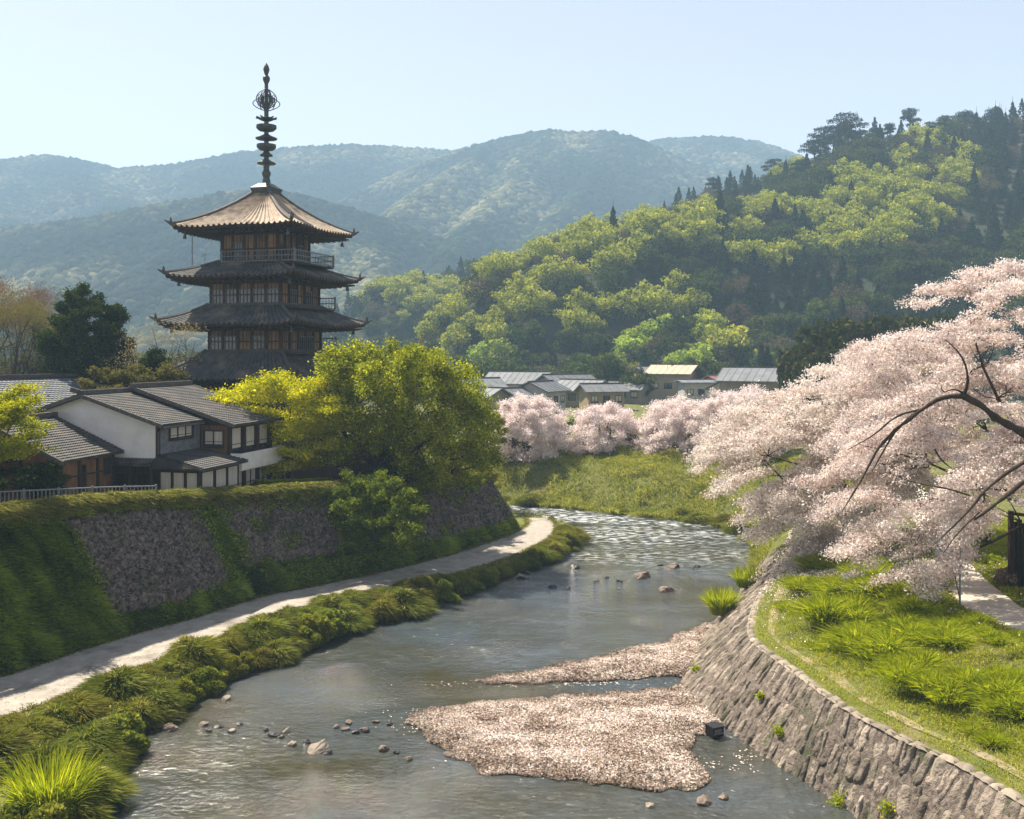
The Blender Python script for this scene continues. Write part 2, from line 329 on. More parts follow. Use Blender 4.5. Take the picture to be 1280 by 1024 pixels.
BLp = BL + [(-400,190),(-400,-30),(-52,-30)]; TLp = TL + [(-400,187),(-400,-30),(-55,-30)]
SLp = SL + [(-400,195),(-400,-30),(-26,-30)]
BRp = BR + [(-400,4000),(4000,4000),(4000,-12)]; CRp = CR + [(-400,4000),(4000,4000),(4000,-12)]
def plateau(y): return np.interp(y, [30,48,56,60,64,70,76,87,140], [7.9,7.7,7.25,6.85,6.5,6.1,5.7,4.9,4.9])
def ss(t): t = np.clip(t, 0, 1); return t*t*(3-2*t)

def px(pts): return np.array([at(*p) for p in pts])
RIDGES = [  # crest (u, v, depth) in the picture turned to metres, slope
 (px([(400,470,540),(440,425,525),(500,382,500),(560,358,490),(650,332,480),(740,302,470),(820,280,460),(900,252,455),(960,234,450),(1010,216,445),(1050,196,440),(1100,182,440),(1200,176,440),(1290,160,440),(1500,140,440),(1800,130,460)]), .50),
 (px([(1050,225,425),(960,268,375),(880,277,352),(780,297,335),(700,318,325),(640,345,315),(585,388,305),(552,430,300),(535,475,298)]), .62),
 (px([(1180,190,430),(1130,270,350),(1080,350,300),(1040,430,260)]), .6),
 (px([(1400,180,430),(1330,280,340),(1290,380,270)]), .6),
 (px([(1000,260,400),(940,340,330),(880,400,290),(840,460,255)]), .65),
 (px([(390,470,430),(430,405,440),(480,368,445),(525,357,445),(565,375,440),(600,425,430)]), .6),
 (px([(-700,330,1000),(-200,303,1000),(0,295,1000),(100,283,1000),(200,266,1000),(280,249,1000),(340,243,1000),(420,262,1000),(520,295,1000),(600,328,980),(680,350,960)]), .5),
 (px([(340,243,1000),(300,330,820),(230,410,660)]), .55), (px([(120,283,1000),(90,360,800),(60,420,650)]), .55), (px([(480,285,1000),(470,360,820),(420,420,700)]), .55),
 (px([(-900,260,1800),(-300,230,1750),(0,207,1700),(60,200,1700),(100,205,1700),(150,217,1700),(210,212,1700),(300,197,1700),(380,190,1700),(440,187,1700),(560,193,1750),(620,200,1750)]), .5),
 (px([(60,200,1700),(140,245,1450),(180,300,1250)]), .6),(px([(-100,215,1700),(-20,260,1400),(40,300,1200)]), .6),
 (px([(420,260,1400),(500,222,1450),(560,198,1480),(620,180,1500),(680,169,1500),(720,172,1500),(760,170,1500),(800,182,1500),(850,207,1500),(920,232,1480),(1000,262,1450)]), .5),
 (px([(620,182,1500),(560,225,1300),(510,262,1150),(470,300,1020)]), .62),(px([(680,172,1500),(650,225,1280),(600,280,1080),(560,330,900)]), .62),
 (px([(760,172,1500),(740,235,1260),(690,290,1060),(640,340,880)]), .62),(px([(850,208,1500),(820,260,1250),(770,300,1050)]), .62),
 (px([(700,187,1800),(780,188,1780),(830,180,1760),(900,177,1760),(950,185,1760),(1000,203,1760),(1100,215,1760),(1500,240,1800)]), .5),
 (px([(900,177,1760),(870,215,1560)]), .6),
]
def hillz(x, y):
    z = np.full(x.shape, -50.)
    for P, sl in RIDGES:
        d, t = segdist(x, y, P[:, :2]); i = np.clip(t.astype(int), 0, len(P)-2); f = t - i
        c = P[i, 2] * (1-f) + P[i+1, 2] * f
        n = (fbm(x/ (c*1.1+25) + 3, y/(c*1.1+25), 5) - .5) * np.where(c > 150, 1.5, 1.0)
        zz = c - sl * (np.sqrt(d*d + 64) - 8) * (1 + .8 * n)
        zz = zz + n * np.clip(d/(c+30),0,1) * c * .8
        z = np.maximum(z, zz)
    return z

def terrain(x, y):
    x = np.asarray(x, float); y = np.asarray(y, float); sh = x.shape; x = x.ravel(); y = y.ravel()
    z = np.empty(x.shape)
    near = y < 215
    X, Y = x[near], y[near]
    dS, _ = segdist(X, Y, SL); dB, _ = segdist(X, Y, BL); dT, _ = segdist(X, Y, TL); dR, _ = segdist(X, Y, BR); dC, _ = segdist(X, Y, CR)
    iS = inpoly(X, Y, SLp); iB = inpoly(X, Y, BLp); iT = inpoly(X, Y, TLp); iR = inpoly(X, Y, BRp); iC = inpoly(X, Y, CRp)
    zz = -.15 - .6 * np.clip(np.minimum(dS, dR) / 3, 0, 1)
    zz = np.where(iS, .8 * ss(dS / 1.3) - .1 * (1 - np.clip(dS/.3, 0, 1)), zz)
    P = plateau(Y) + (fbm(X/9, Y/9, 3) - .5) * .3
    tl = dB / (dB + dT + 1e-6)
    zz = np.where(iB, .8 + (P - .8) * np.clip(tl*1.02, 0, 1)**.9 + .25*(fbm(X/1.5, Y/1.5, 3) - .5) * np.sin(np.pi*tl) * 2, zz)
    zz = np.where(iT, P, zz)
    zc = np.interp(Y, [0, 66, 82, 110], [2.8, 2.8, 3.6, 3.8])
    tr = dR / (dR + dC + 1e-6)
    wallish = np.clip((70 - Y) / 4, 0, 1)
    nn = (fbm(X/2.5, Y/2.5, 4) - .5)
    zz = np.where(iR, wallish * (-1 + (zc+.95) * ss((tr-.8)/.2)) + (1-wallish) * (zc * ss(tr) + 1.1 * nn * np.sin(np.pi*tr)), zz)
    zz = np.where(iC, zc - .1*np.clip(1-dC/.3,0,1) + 1.6 * ss(dC / 9) + .35 * nn * np.clip(dC/2, 0, 1), zz)
    z[near] = zz
    fr = ~near
    z[fr] = 5.4
    h = hillz(x, y); far = y > 180
    z = np.where(far, np.maximum(z, 5.4 + (h - 5.4) * ss((y - 180)/50)), z)
    return z.reshape(sh)

def axis(*seg):
    out = []
    for a, b, st in seg: out += list(np.arange(a, b, st))
    return np.array(out + [seg[-1][1]])
def sheet(name, xs, ys, mat, kind='structure'):
    X, Y = np.meshgrid(xs, ys); Z = terrain(X, Y)
    nx = len(xs); ny = len(ys)
    i = np.arange(nx-1); j = np.arange(ny-1)[:, None] * nx
    Fq = np.stack([j+i, j+i+1, j+nx+i+1, j+nx+i], -1).reshape(-1, 4)
    o = link(name, npmesh(name, np.stack([X, Y, Z], -1), Fq, mat, smooth=True)); o['kind'] = kind
    return o
xs_near = axis((-1200,-200,50),(-200,-60,4),(-60,60,.5),(60,200,4),(200,1200,50))
sheet('ground', xs_near, axis((-15,118,.5),(118,200,2)), M['ground'])
xs_far = axis((-3500,-1500,50),(-1500,-300,14),(-300,420,5),(420,1500,14),(1500,3500,50))
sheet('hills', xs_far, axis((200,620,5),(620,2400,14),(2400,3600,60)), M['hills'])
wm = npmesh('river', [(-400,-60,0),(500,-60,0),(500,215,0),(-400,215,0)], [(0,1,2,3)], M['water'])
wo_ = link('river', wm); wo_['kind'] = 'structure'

GX = np.arange(-3000, 3001, 10.); GY = np.arange(200, 3301, 10.)
_gx, _gy = np.meshgrid(GX, GY); GH = terrain(_gx, _gy)
def tfast(x, y):
    i = np.clip((x-GX[0])/10, 0, len(GX)-1.001); j = np.clip((y-GY[0])/10, 0, len(GY)-1.001); a0 = i.astype(int); b0 = j.astype(int); fx = i-a0; fy = j-b0
    z = (GH[b0,a0]*(1-fx)+GH[b0,a0+1]*fx)*(1-fy)+(GH[b0+1,a0]*(1-fx)+GH[b0+1,a0+1]*fx)*fy
    return np.where(y < 200, 5.0, z)
def ribbon(name, A, B, n, w, mat, lift, m_across=4, zf=None):
    A = smoothline(A, n); B = smoothline(B, n); t = np.linspace(0, 1, m_across)[None, :, None]
    G = A[:, None] * (1-t) + B[:, None] * t
    Z = (terrain(G[..., 0], G[..., 1]) if zf is None else np.full(G.shape[:2], zf)) + lift
    i = np.arange(m_across-1); j = np.arange(n-1)[:, None] * m_across
    Fq = np.stack([j+i, j+i+1, j+m_across+i+1, j+m_across+i], -1).reshape(-1, 4)
    return link(name, npmesh(name, np.concatenate([G, Z[..., None]], -1), Fq, mat, smooth=True))
PLE = [(-50,4),(-34,30),(-23.6,46.6),(-22.2,50),(-20.4,53.3),(-18.2,56.4),(-15.4,62),(-13.2,63.9),(-8.9,68.5),(-4.3,74.6),(.4,83.2),(1.5,88),(1.2,91)]
PRE = [(-42,4),(-30,26),(-20.0,42.8),(-18.6,46),(-16.6,50.2),(-14.6,53.5),(-11.4,59.2),(-9.0,62),(-4.8,66.7),(-.5,72.3),(3.2,80.5),(4.0,87),(3.4,90.5)]
ribbon('riverside_path', PLE, PRE, 160, 0, M['path'], 0, 8, zf=.86)['kind'] = 'structure'
P2L = [(34,20),(26,33),(21.0,40.4),(20.5,42.4),(20.5,45.5),(21.4,48.9),(22.6,52.5),(24.5,58),(28,70),(32,84)]
P2R = [(37,22),(29,34),(23.6,41.5),(23.0,44.8),(23.4,47.3),(24.2,51.5),(25.7,56.6),(27.2,62),(30.3,71),(34.3,84)]
ribbon('footpath', P2L, P2R, 90, 0, M['path2'], .07, 5)['kind'] = 'structure'

# ------------------------------------------------------------------ leaf clouds
def rand_unit(n, rng=RG):
    v = rng.normal(size=(n, 3)); return v / np.linalg.norm(v, axis=1, keepdims=True)
def leafquads(P, size, rng=RG, asp=.55, up=0.0, jitter=.35):
    """diamond leaves at P"""
    n = len(P); s = size * (1 + jitter * rng.normal(size=n)).clip(.4, 2)
    N = rand_unit(n, rng); N[:, 2] += up; N /= np.linalg.norm(N, axis=1, keepdims=True)
    A = np.cross(N, rand_unit(n, rng)); A /= np.linalg.norm(A, axis=1, keepdims=True) + 1e-9
    B = np.cross(N, A); s = s[:, None]
    V = np.stack([P - A*s*.5, P + B*s*.5*asp, P + A*s*.5, P - B*s*.5*asp], 1).reshape(-1, 3)
    return V, np.arange(n*4).reshape(-1, 4)
def blades(P, D, L, w, rng=RG, droop=.35, seg=1):
    """grass blades: root P, direction D, length L, as thin quads (seg=1: one tapering triangle-like quad)"""
    n = len(P); side = np.cross(D, rand_unit(n, rng)); side /= np.linalg.norm(side, axis=1, keepdims=True) + 1e-9
    L = np.broadcast_to(np.asarray(L, float), (n,))[:, None]
    mid = P + D * L * .55; h = D.copy(); h[:, 2] = 0
    tip = P + D * L + h * L * droop; tip[:, 2] -= (L * droop * .6)[:, 0] * np.abs(1 - D[:, 2])
    V = np.stack([P - side*w*.5, P + side*w*.5, mid + side*w*.4, tip, mid - side*w*.4], 1)
    Fq = np.arange(n)[:, None] * 5
    a = np.concatenate([Fq + 0, Fq + 1, Fq + 2, Fq + 4], 1)
    b = np.concatenate([Fq + 4, Fq + 2, Fq + 3, Fq + 3], 1)
    return V.reshape(-1, 3), a, b
def blademesh(name, P, D, L, w, mat, tone, rng=RG, droop=.35):
    n = len(P); side = np.cross(D, rand_unit(n, rng)); side /= np.linalg.norm(side, axis=1, keepdims=True) + 1e-9
    L = np.broadcast_to(np.asarray(L, float), (n,))[:, None]; w = np.broadcast_to(np.asarray(w, float), (n,))[:, None]
    h = D.copy(); h[:, 2] = 0
    mid = P + D * L * .6; tip = P + D * L + h * L * droop; tip[:, 2] -= (L * droop * .5)[:, 0]
    V = np.stack([P - side*w*.5, mid - side*w*.38, tip, mid + side*w*.38 ], 1).reshape(-1, 3)
    return npmesh(name, V, np.arange(n*4).reshape(-1, 4), mat, tone=np.repeat(tone, 4))

def merge(parts):
    """parts: list of (V, F4, midx, tone)"""
    Vs=[];Fs=[];Ms=[];Ts=[];b=0
    for V, Fq, mi, t in parts:
        Vs.append(V); Fs.append(np.asarray(Fq)+b); Ms.append(np.full(len(Fq), mi)); Ts.append(np.broadcast_to(t, (len(V),))); b += len(V)
    return np.concatenate(Vs), np.concatenate(Fs), np.concatenate(Ms), np.concatenate(Ts)

def limb(p, q, n=6, bend=.12, rng=RG, sag=0):
    p = np.array(p, float); q = np.array(q, float); L = np.linalg.norm(q-p); t = np.linspace(0, 1, n)[:, None]
    off = rng.normal(size=3) * L * bend; off2 = rng.normal(size=3) * L * bend * .4
    P = p*(1-t) + q*t + off * np.sin(np.pi*t) + off2 * np.sin(2*np.pi*t); P[:, 2] += -sag * L * (t[:, 0]**2)
    return P

def volume_clusters(poly, Yc, T, n, rng=RG, edge=None):
    """cluster centres in a rounded volume whose outline from the river is poly (px); T = half depth in m"""
    poly = np.array(poly, float); lo = poly.min(0); hi = poly.max(0); out = []
    dmax = edge or .45 * min(hi - lo)
    while sum(map(len, out)) < n:
        q = lo + rng.random((n*2, 2)) * (hi - lo); m = inpoly(q[:, 0], q[:, 1], poly); q = q[m]
        d, _ = segdist(q[:, 0], q[:, 1], np.vstack([poly, poly[:1]])); r = np.clip(d/dmax, 0, 1)
        th = T * np.sqrt(np.clip(1-(1-r)**2, 0.02, 1)); g = np.sign(rng.random(len(q))-.5) * rng.random(len(q))**.6
        Y = Yc + th * g
        out.append(np.stack([(q[:, 0]-640)/F*Yc + 0*Y, Y, CZ-(q[:, 1]-H0)/F*Yc], 1))
    return np.concatenate(out)[:n]

def cluster_leaves(Cn, per, sig, size, rng=RG, up=0., asp=.6, dirs=None, stretch=0, tonevar=.25, droop=0):
    n = len(Cn); P = np.repeat(Cn, per, 0) + rng.normal(size=(n*per, 3)) * np.array(sig)
    if dirs is not None:
        t = (rng.random(n*per) - .5)[:, None] * 2 * stretch
        P = P + np.repeat(dirs, per, 0) * t; P[:, 2] -= droop * (t[:, 0] + stretch)**2
    V, Fq = leafquads(P, size, rng, asp, up)
    base = rng.random(n)
    tone = np.clip(np.repeat(.5 + (base - .5) * tonevar*2, per) + rng.normal(size=n*per)*.2, 0, 1)
    return V, Fq, np.repeat(tone, 4)

def plant(name, trunkV, crownV, mats, loc, label, cat, group=None, crown_name='crown', trunk_name='trunk'):
    """thing > trunk, crown; vertex data in world metres relative to loc"""
    loc = np.array(loc, float)
    e = empty(name, loc, 0, label, cat, group)
    if trunkV is not None:
        link(trunk_name, npmesh(trunk_name, trunkV[0]-loc, trunkV[1], mats[0], smooth=True), e)
    V, Fq, tone = crownV
    link(crown_name, npmesh(crown_name, V-loc, Fq, mats[1], tone=tone), e)
    return e

def tubes(list_):
    Vs=[];Fs=[];b=0
    for pts, r, n in list_:
        V, Fq = tube_np(pts, r, n); Vs.append(V); Fs.append(Fq+b); b += len(V)
    return np.concatenate(Vs), np.concatenate(Fs)

def shape_tree(name, poly, Yc, T, base, nclus, per, sig, size, barkmat, leaf, label, cat='tree', group=None,
               r0=.3, nl=14, fork=.25, up=0., stretch=0, droop=0, asp=.6, seed=1, edge=None, twigs=60, extra=None, sub=8, Lp=1.0, dz=-.1):
    rng = np.random.default_rng(seed)
    kk = max(1, nclus // sub); C0 = volume_clusters(poly, Yc, T, kk, rng, edge)
    b_ = np.array(base, float); d0 = C0 - (b_*.35 + C0.mean(0)*.65); d0[:, 2] = d0[:, 2]*.25 + dz*np.abs(d0[:, :2]).sum(1); d0 += rng.normal(size=d0.shape)*np.linalg.norm(d0, axis=1, keepdims=True)*.25
    d0 /= np.linalg.norm(d0, axis=1, keepdims=True) + 1e-9
    nclus = kk*sub; tt = np.repeat(rng.random(kk)*.4+.8, sub)*(rng.random(nclus)-.5)*2
    Cn = np.repeat(C0, sub, 0) + np.repeat(d0, sub, 0)*(tt*Lp)[:, None] + rng.normal(size=(nclus,3))*np.array([1,1,.4])*Lp*.16
    Cn[:, 2] -= droop*(tt+1)**2*.5
    base = np.array(base, float); cen = Cn.mean(0)
    dirs = Cn - (base*.5 + cen*.5); dirs[:, 2] *= .4; dirs /= np.linalg.norm(dirs, axis=1, keepdims=True) + 1e-9
    V, Fq, tone = cluster_leaves(Cn, per, sig, size, rng, up, asp, dirs if stretch else None, stretch, droop=droop)
    tb = []
    fk = base + (cen - base) * fork + rng.normal(size=3)*.1
    tb.append((limb(base - np.array([0,0,.4]), fk, 6, .04, rng), [r0*1.25, r0*.9, r0*.8], 9))
    idx = rng.choice(len(Cn), nl, replace=False)
    for k in idx:
        L = limb(fk, Cn[k]*.92 + fk*.08, 8, .08, rng); tb.append((L, [r0*.5, r0*.28, .02], 6))
        for _ in range(max(1, twigs // nl)):
            a = L[rng.integers(3, 7)]; d = np.linalg.norm(Cn - a, axis=1); c = np.argsort(d)[rng.integers(2, min(40, len(Cn)-1))]
            tb.append((limb(a, Cn[c], 5, .12, rng), [r0*.14, .012], 4))
    if extra: tb += extra
    return plant(name, tubes(tb), (V, Fq, tone), (barkmat, leaf), base, label, cat, group)

# ------------------------------------------------------------------ pagoda
def make_pagoda():
    Yp = 88.0; s = F / Yp; x0 = (333-640)/s
    zpx = lambda v: CZ - (v - H0)/s
    zb = float(plateau(Yp)) - .1
    e = empty('pagoda', (x0, Yp, zb), 0, 'tall weathered wooden pagoda with stacked tiled roofs and a ringed bronze spire', 'pagoda')
    # square corner directions: near corner rotated 14 deg to the right of the line to the camera
    al = R(28)
    def cdir(k): a = -math.pi/2 + al + k*math.pi/2; return np.array([math.cos(a), math.sin(a)])
    def sq(hd, cx=0, cy=0): return [np.array([cx, cy]) + cdir(k)*hd for k in range(4)]   # 0 near, 1 right, 2 back, 3 left
    def roof(hd_out, hd_in, z_e, z_t, lift, curve, mat, nm='roof'):
        O = sq(hd_out); I = sq(hd_in); mb_parts = []
        NR = 10
        for k in range(4):
            a, b = O[k], O[(k+1)%4]; c, d = I[k], I[(k+1)%4]
            L = np.linalg.norm(b-a); nr = int(L/.5); ns = nr*6 + 1
            S = np.linspace(0, 1, ns)[None, :]; T = np.linspace(0, 1, NR+1)[:, None]
            ribp = np.maximum(0, np.cos((S*nr)*2*np.pi))**.8 * .17
            px_ = (a[0]*(1-S)+b[0]*S)*(1-T) + (c[0]*(1-S)+d[0]*S)*T
            py_ = (a[1]*(1-S)+b[1]*S)*(1-T) + (c[1]*(1-S)+d[1]*S)*T
            prof = T*(1-curve) + curve*T**2.2
            edge = np.abs(2*S-1)
            wav = .05*np.sin(S*9+k)*(1-T)
            sagz = lift * edge**4 * (1-T)**1.6
            Z = z_e + (z_t-z_e)*prof + sagz + ribp*(1-.2*T) + wav
            i = np.arange(ns-1); j = np.arange(NR)[:, None]*ns
            Fq = np.stack([j+i, j+i+1, j+ns+i+1, j+ns+i], -1).reshape(-1, 4)
            V = np.stack([px_+0*Z, py_+0*Z, Z], -1).reshape(-1, 3)
            mb_parts.append((V, Fq, 0, 0.))
            # eave face and soffit
            Zt = Z[0]; Zb = Zt - .24
            V2 = np.concatenate([np.stack([px_[0], py_[0], Zt], -1), np.stack([px_[0]*.985, py_[0]*.985, Zb], -1),
                                 np.stack([px_[0]*.5, py_[0]*.5, np.full(ns, z_e-.02)], -1)])
            F2 = np.concatenate([np.stack([i, i+ns, i+ns+1, i+1], -1), np.stack([i+ns, i+2*ns, i+2*ns+1, i+ns+1], -1)])
            mb_parts.append((V2, F2, 1, 0.))
        V, Fq, mi, _ = merge(mb_parts)
        V[:, 2] -= zb
        ro = link(nm, npmesh(nm, V, Fq, [mat, M['darkwood']], midx=mi), e)
        # hip ridges
        hb = MB()
        for k in range(4):
            T = np.linspace(0, 1, 9); P = []
            for t in T:
                q = O[k]*(1-t)+I[k]*t; z = z_e + (z_t-z_e)*(t*(1-curve)+curve*t**2.2) + lift*(1-t)**1.6 + .12
                P.append((q[0], q[1], z-zb))
            tip = np.array(P[0]) + np.append(cdir(k)*.5, .28)
            hb.tube([tip] + P, [.05, .17, .17, .17, .17, .17, .17, .17, .17, .17], 6)
            hb.tube([np.array(P[0])+(0,0,.1), np.array(P[0])+(0,0,.55)], [.16, .05], 6)
        hb.tube([(I[k][0], I[k][1], z_t-zb+.08) for k in (0,1,2,3,0)], .16, 6)
        hb.build('hip_ridge', M['ridge'], ro)
        # rafters under the eaves
        rb = MB()
        for k in range(4):
            a, b = O[k], O[(k+1)%4]; n = int(np.linalg.norm(b-a)/.55)
            for q in range(1, n):
                t = q/n; p = (a*(1-t)+b*t); lz = z_e + lift*abs(2*t-1)**3.2 - .42
                rb.bar((p[0]*.97, p[1]*.97, lz-zb), (p[0]*.55, p[1]*.55, z_e-.15-zb), .12, .12)
        rb.build('rafters', M['darkwood'], ro)
        return ro
    def storey(hd, z0, z1, wins, nm='storey'):
        S_ = sq(hd); b = MB(); fb = MB(); wb = []
        for k in range(4):
            p, q = S_[k], S_[(k+1)%4]; L = np.linalg.norm(q-p); d = (q-p)/L; nrm = np.array([d[1], -d[0]])
            if np.dot(nrm, p+q) < 0: nrm = -nrm
            P3 = lambda t, o, z: (*(p + d*t + nrm*o), z-zb)
            b.add([P3(0,0,z0-.3), P3(L,0,z0-.3), P3(L,0,z1+.3), P3(0,0,z1+.3)], [(0,1,2,3)])
            nbay = 5; 
            for i in range(nbay+1):
                t = L*i/nbay; fb.bar(P3(t,.05,z0-.3), P3(t,.05,z1+.3), .2)
            for z, h in ((z0+.12,.16),(z1-.3,.22),(z0+(z1-z0)*.42,.1)):
                fb.bar(P3(-.12,.09,z), P3(L+.12,.09,z), .16, h)
            rngp = np.random.default_rng(int(z0*10)+k)
            for i in range(nbay*4):
                if rngp.random() < .7:
                    t = L*(i+.5)/(nbay*4); fb.bar(P3(t,.015,z0+.1), P3(t,.015,z1-.3), .05)
            for i in range(nbay):
                if (k, i) in wins:
                    w = MB(); t0 = L*i/nbay+.16; t1 = L*(i+1)/nbay-.16; za = z0+.25; zc = z0+(z1-z0)*.62
                    for ta in np.linspace(t0, t1, 4): w.bar(P3(ta,.1,za), P3(ta,.1,zc), .06)
                    w.bar(P3(t0-.05,.11,za), P3(t1+.05,.11,za), .08); w.bar(P3(t0-.05,.11,zc), P3(t1+.05,.11,zc), .08)
                    g = MB(); g.add([P3(t0,.06,za), P3(t1,.06,za), P3(t1,.06,zc), P3(t0,.06,zc)], [(0,1,2,3)])
                    wb.append((w, g))
        so_ = b.build(nm, M['pwood'], e)
        fb.build('timber_frame', M['darkwood'], so_)
        for w, g in wb:
            g.build('window', M['glass'], so_); w.build('window_lattice', M['railblue'], so_)
    def railing(hd, cx, z0, h, sides=(0,1,2,3)):
        S_ = sq(hd, cx, 0); b = MB()
        for k in sides:
            p, q = S_[k], S_[(k+1)%4]; L = np.linalg.norm(q-p)
            f = lambda t, z: (*(p*(1-t)+q*t), z-zb)
            b.bar(f(0,z0), f(0,z0+h+.12), .16)
            for z in (z0+.12, z0+h*.55, z0+h): b.bar(f(0,z), f(1,z), .08)
            n = int(L/.3)
            for i in range(1, n): b.bar(f(i/n,z0), f(i/n,z0+h), .045)
        b.build('balustrade', M['railblue'], e)
        fl = MB(); P = [(*p, z0+.02-zb) for p in S_]; Q = [(*p, z0-.12-zb) for p in S_]
        fl.add(P+Q, [(0,1,2,3),(7,6,5,4)]+[(i,i+4,(i+1)%4+4,(i+1)%4) for i in range(4)]); fl.build('balcony_floor', M['darkwood'], e)
    c14 = math.cos(R(14))
    hp = lambda w: w/2/s/c14
    roof(hp(222), hp(22), zpx(291), zpx(240), .18, .42, M['ptile_top'])
    roof(hp(238), hp(112), zpx(351), zpx(331), .28, .25, M['ptile'])
    roof(hp(256), hp(136), zpx(408), zpx(384), .32, .3, M['ptile'])
    roof(hp(258), hp(142), zpx(473), zpx(440), .4, .3, M['ptile'])
    storey(hp(105), zpx(332), zpx(292), {(3,1),(0,3)})
    storey(hp(130), zpx(385), zpx(352), {(3,0),(3,1),(3,2),(3,3),(3,4),(0,1),(0,3)})
    storey(hp(134), zpx(441), zpx(409), {(3,0),(3,1),(3,3),(0,2),(0,3)})
    storey(hp(150), zb+.3, zpx(474), {(3,1),(3,3),(0,1)})
    railing(hp(136), 16/s, zpx(332), 1.0)
    railing(hp(152), 10/s, zpx(386), 1.05, (1,2))
    railing(hp(150), 12/s, zpx(441), 1.3, (1,2))
    pb = MB(); P = sq(hp(190)); 
    pb.add([(*p, -.6) for p in P]+[(*p, .35) for p in P], [(4,5,6,7)]+[(i,(i+1)%4,(i+1)%4+4,i+4) for i in range(4)]); pb.build('stone_base', M['coping'], e)
    # thin hanging post at the left eave, bells and antenna
    b = MB(); px1 = (247-333)/s; b.tube([(px1,-1.5,zpx(336)-zb),(px1,-1.5,zpx(298)-zb)], .05, 6); b.build('eave_post', M['metal'], e)
    for k in range(4):
        for hd, z in ((hp(222), zpx(291)+.1), (hp(238), zpx(351)+.3), (hp(256), zpx(408)+.35)):
            q = cdir(k)*hd*.86; b = MB(); b.lathe([(.03,z-zb-.35),(.05,z-zb-.55),(.13,z-zb-.75),(.17,z-zb-1.0)], q[0], q[1], 8); b.build('wind_bell', M['bronze'], e)
    b = MB(); ax = (267-333)/s; b.tube([(ax,-2.5,zpx(333)-zb),(ax,-2.5,zpx(320)-zb)], .03, 5); b.bar((ax-.2,-2.5,zpx(322)-zb),(ax+.25,-2.5,zpx(321)-zb), .04); b.bar((ax-.2,-2.5,zpx(325)-zb),(ax-.2,-2.5,zpx(320)-zb), .04); b.build('antenna', M['metal'], e)
    # spire
    z = lambda v: zpx(v)-zb
    sp = MB()
    P = sq(hp(40)); Q = sq(hp(34)); T_ = sq(hp(20))
    ds = MB(); ds.add([(*p, z(243)) for p in Q]+[(*p, z(236)) for p in P]+[(*p, z(230)) for p in T_], [(i,(i+1)%4,(i+1)%4+4,i+4) for i in range(4)]+[(i+4,(i+1)%4+4,(i+1)%4+8,i+8) for i in range(4)]+[(8,9,10,11)])
    spire = sp.lathe([(5/s,z(231)),(5/s,z(226)),(4/s,z(222)),(5.5/s,z(218)),(5.5/s,z(216)),(3.6/s,z(213)),(3.8/s,z(205)),(3/s,z(200)),(2.8/s,z(140)),(3.4/s,z(134)),(2.4/s,z(125)),(2.3/s,z(105)),(4.4/s,z(100)),(4.4/s,z(97)),(2/s,z(94)),(2.6/s,z(92)),(4/s,z(87)),(2.8/s,z(83)),(.5/s,z(79))], 0, 0, 14).build('spire', M['bronze'], e, smooth=False)
    ds.build('dew_basin', M['bronze'], spire)
    for v, w, kind in ((204,11.5,'cap'),(194,8,'cap'),(184,12,'cup'),(173,13.5,'cap'),(160,12.5,'cup'),(149,12.5,'star')):
        b = MB()
        if kind == 'cap': b.lathe([(3/s,z(v-5)),(w*.55/s,z(v-2.5)),(w/s,z(v)),(w*.97/s,z(v+1.2)),(3/s,z(v+2))], 0, 0, 18)
        elif kind == 'cup': b.lathe([(w/s,z(v-3)),(w*1.0/s,z(v+.5)),(w*.75/s,z(v+3.5)),(3/s,z(v+4.5)),(3/s,z(v+.5)),(w*.9/s,z(v-1))], 0, 0, 18)
        else:
            b.lathe([(3/s,z(v-3)),(w*.6/s,z(v-1.5)),(w*.8/s,z(v)),(w*.5/s,z(v+2)),(3/s,z(v+3))], 0, 0, 18)
            for i in range(10):
                a = i*math.pi/5; b.bar((w*.5/s*math.cos(a),w*.5/s*math.sin(a),z(v)),(w*1.05/s*math.cos(a),w*1.05/s*math.sin(a),z(v-1.5)),.1)
        b.build('spire_ring', M['bronze'], spire)
    # openwork flame ornament
    b = MB()
    for k in range(6):
        a = k*math.pi/3 + .2; ca, sa = math.cos(a), math.sin(a)
        for (r0, r1, v0, v1, bul) in ((3,3,136,112,9.5),(3,3,132,118,6.5),(4,5,138,122,12)):
            pts = []
            for t in np.linspace(0, 1, 9):
                rr = (r0 + (r1-r0)*t + bul*math.sin(math.pi*t)**.8)/s; pts.append((rr*ca, rr*sa, z(v0+(v1-v0)*t)))
            b.tube(pts, .045, 5)
        for t in np.linspace(0, 2*math.pi, 5)[:-1]:
            cx, cz = 8.5/s, z(125) + 0
            b.tube([((cx+2/s*math.cos(q))*ca, (cx+2/s*math.cos(q))*sa, cz+3/s*math.sin(q)+(t-3)*.13) for q in np.linspace(0, 2*math.pi, 8)], .035, 4)
    b.build('flame_ornament', M['bronze'], spire)
    return e
make_pagoda()

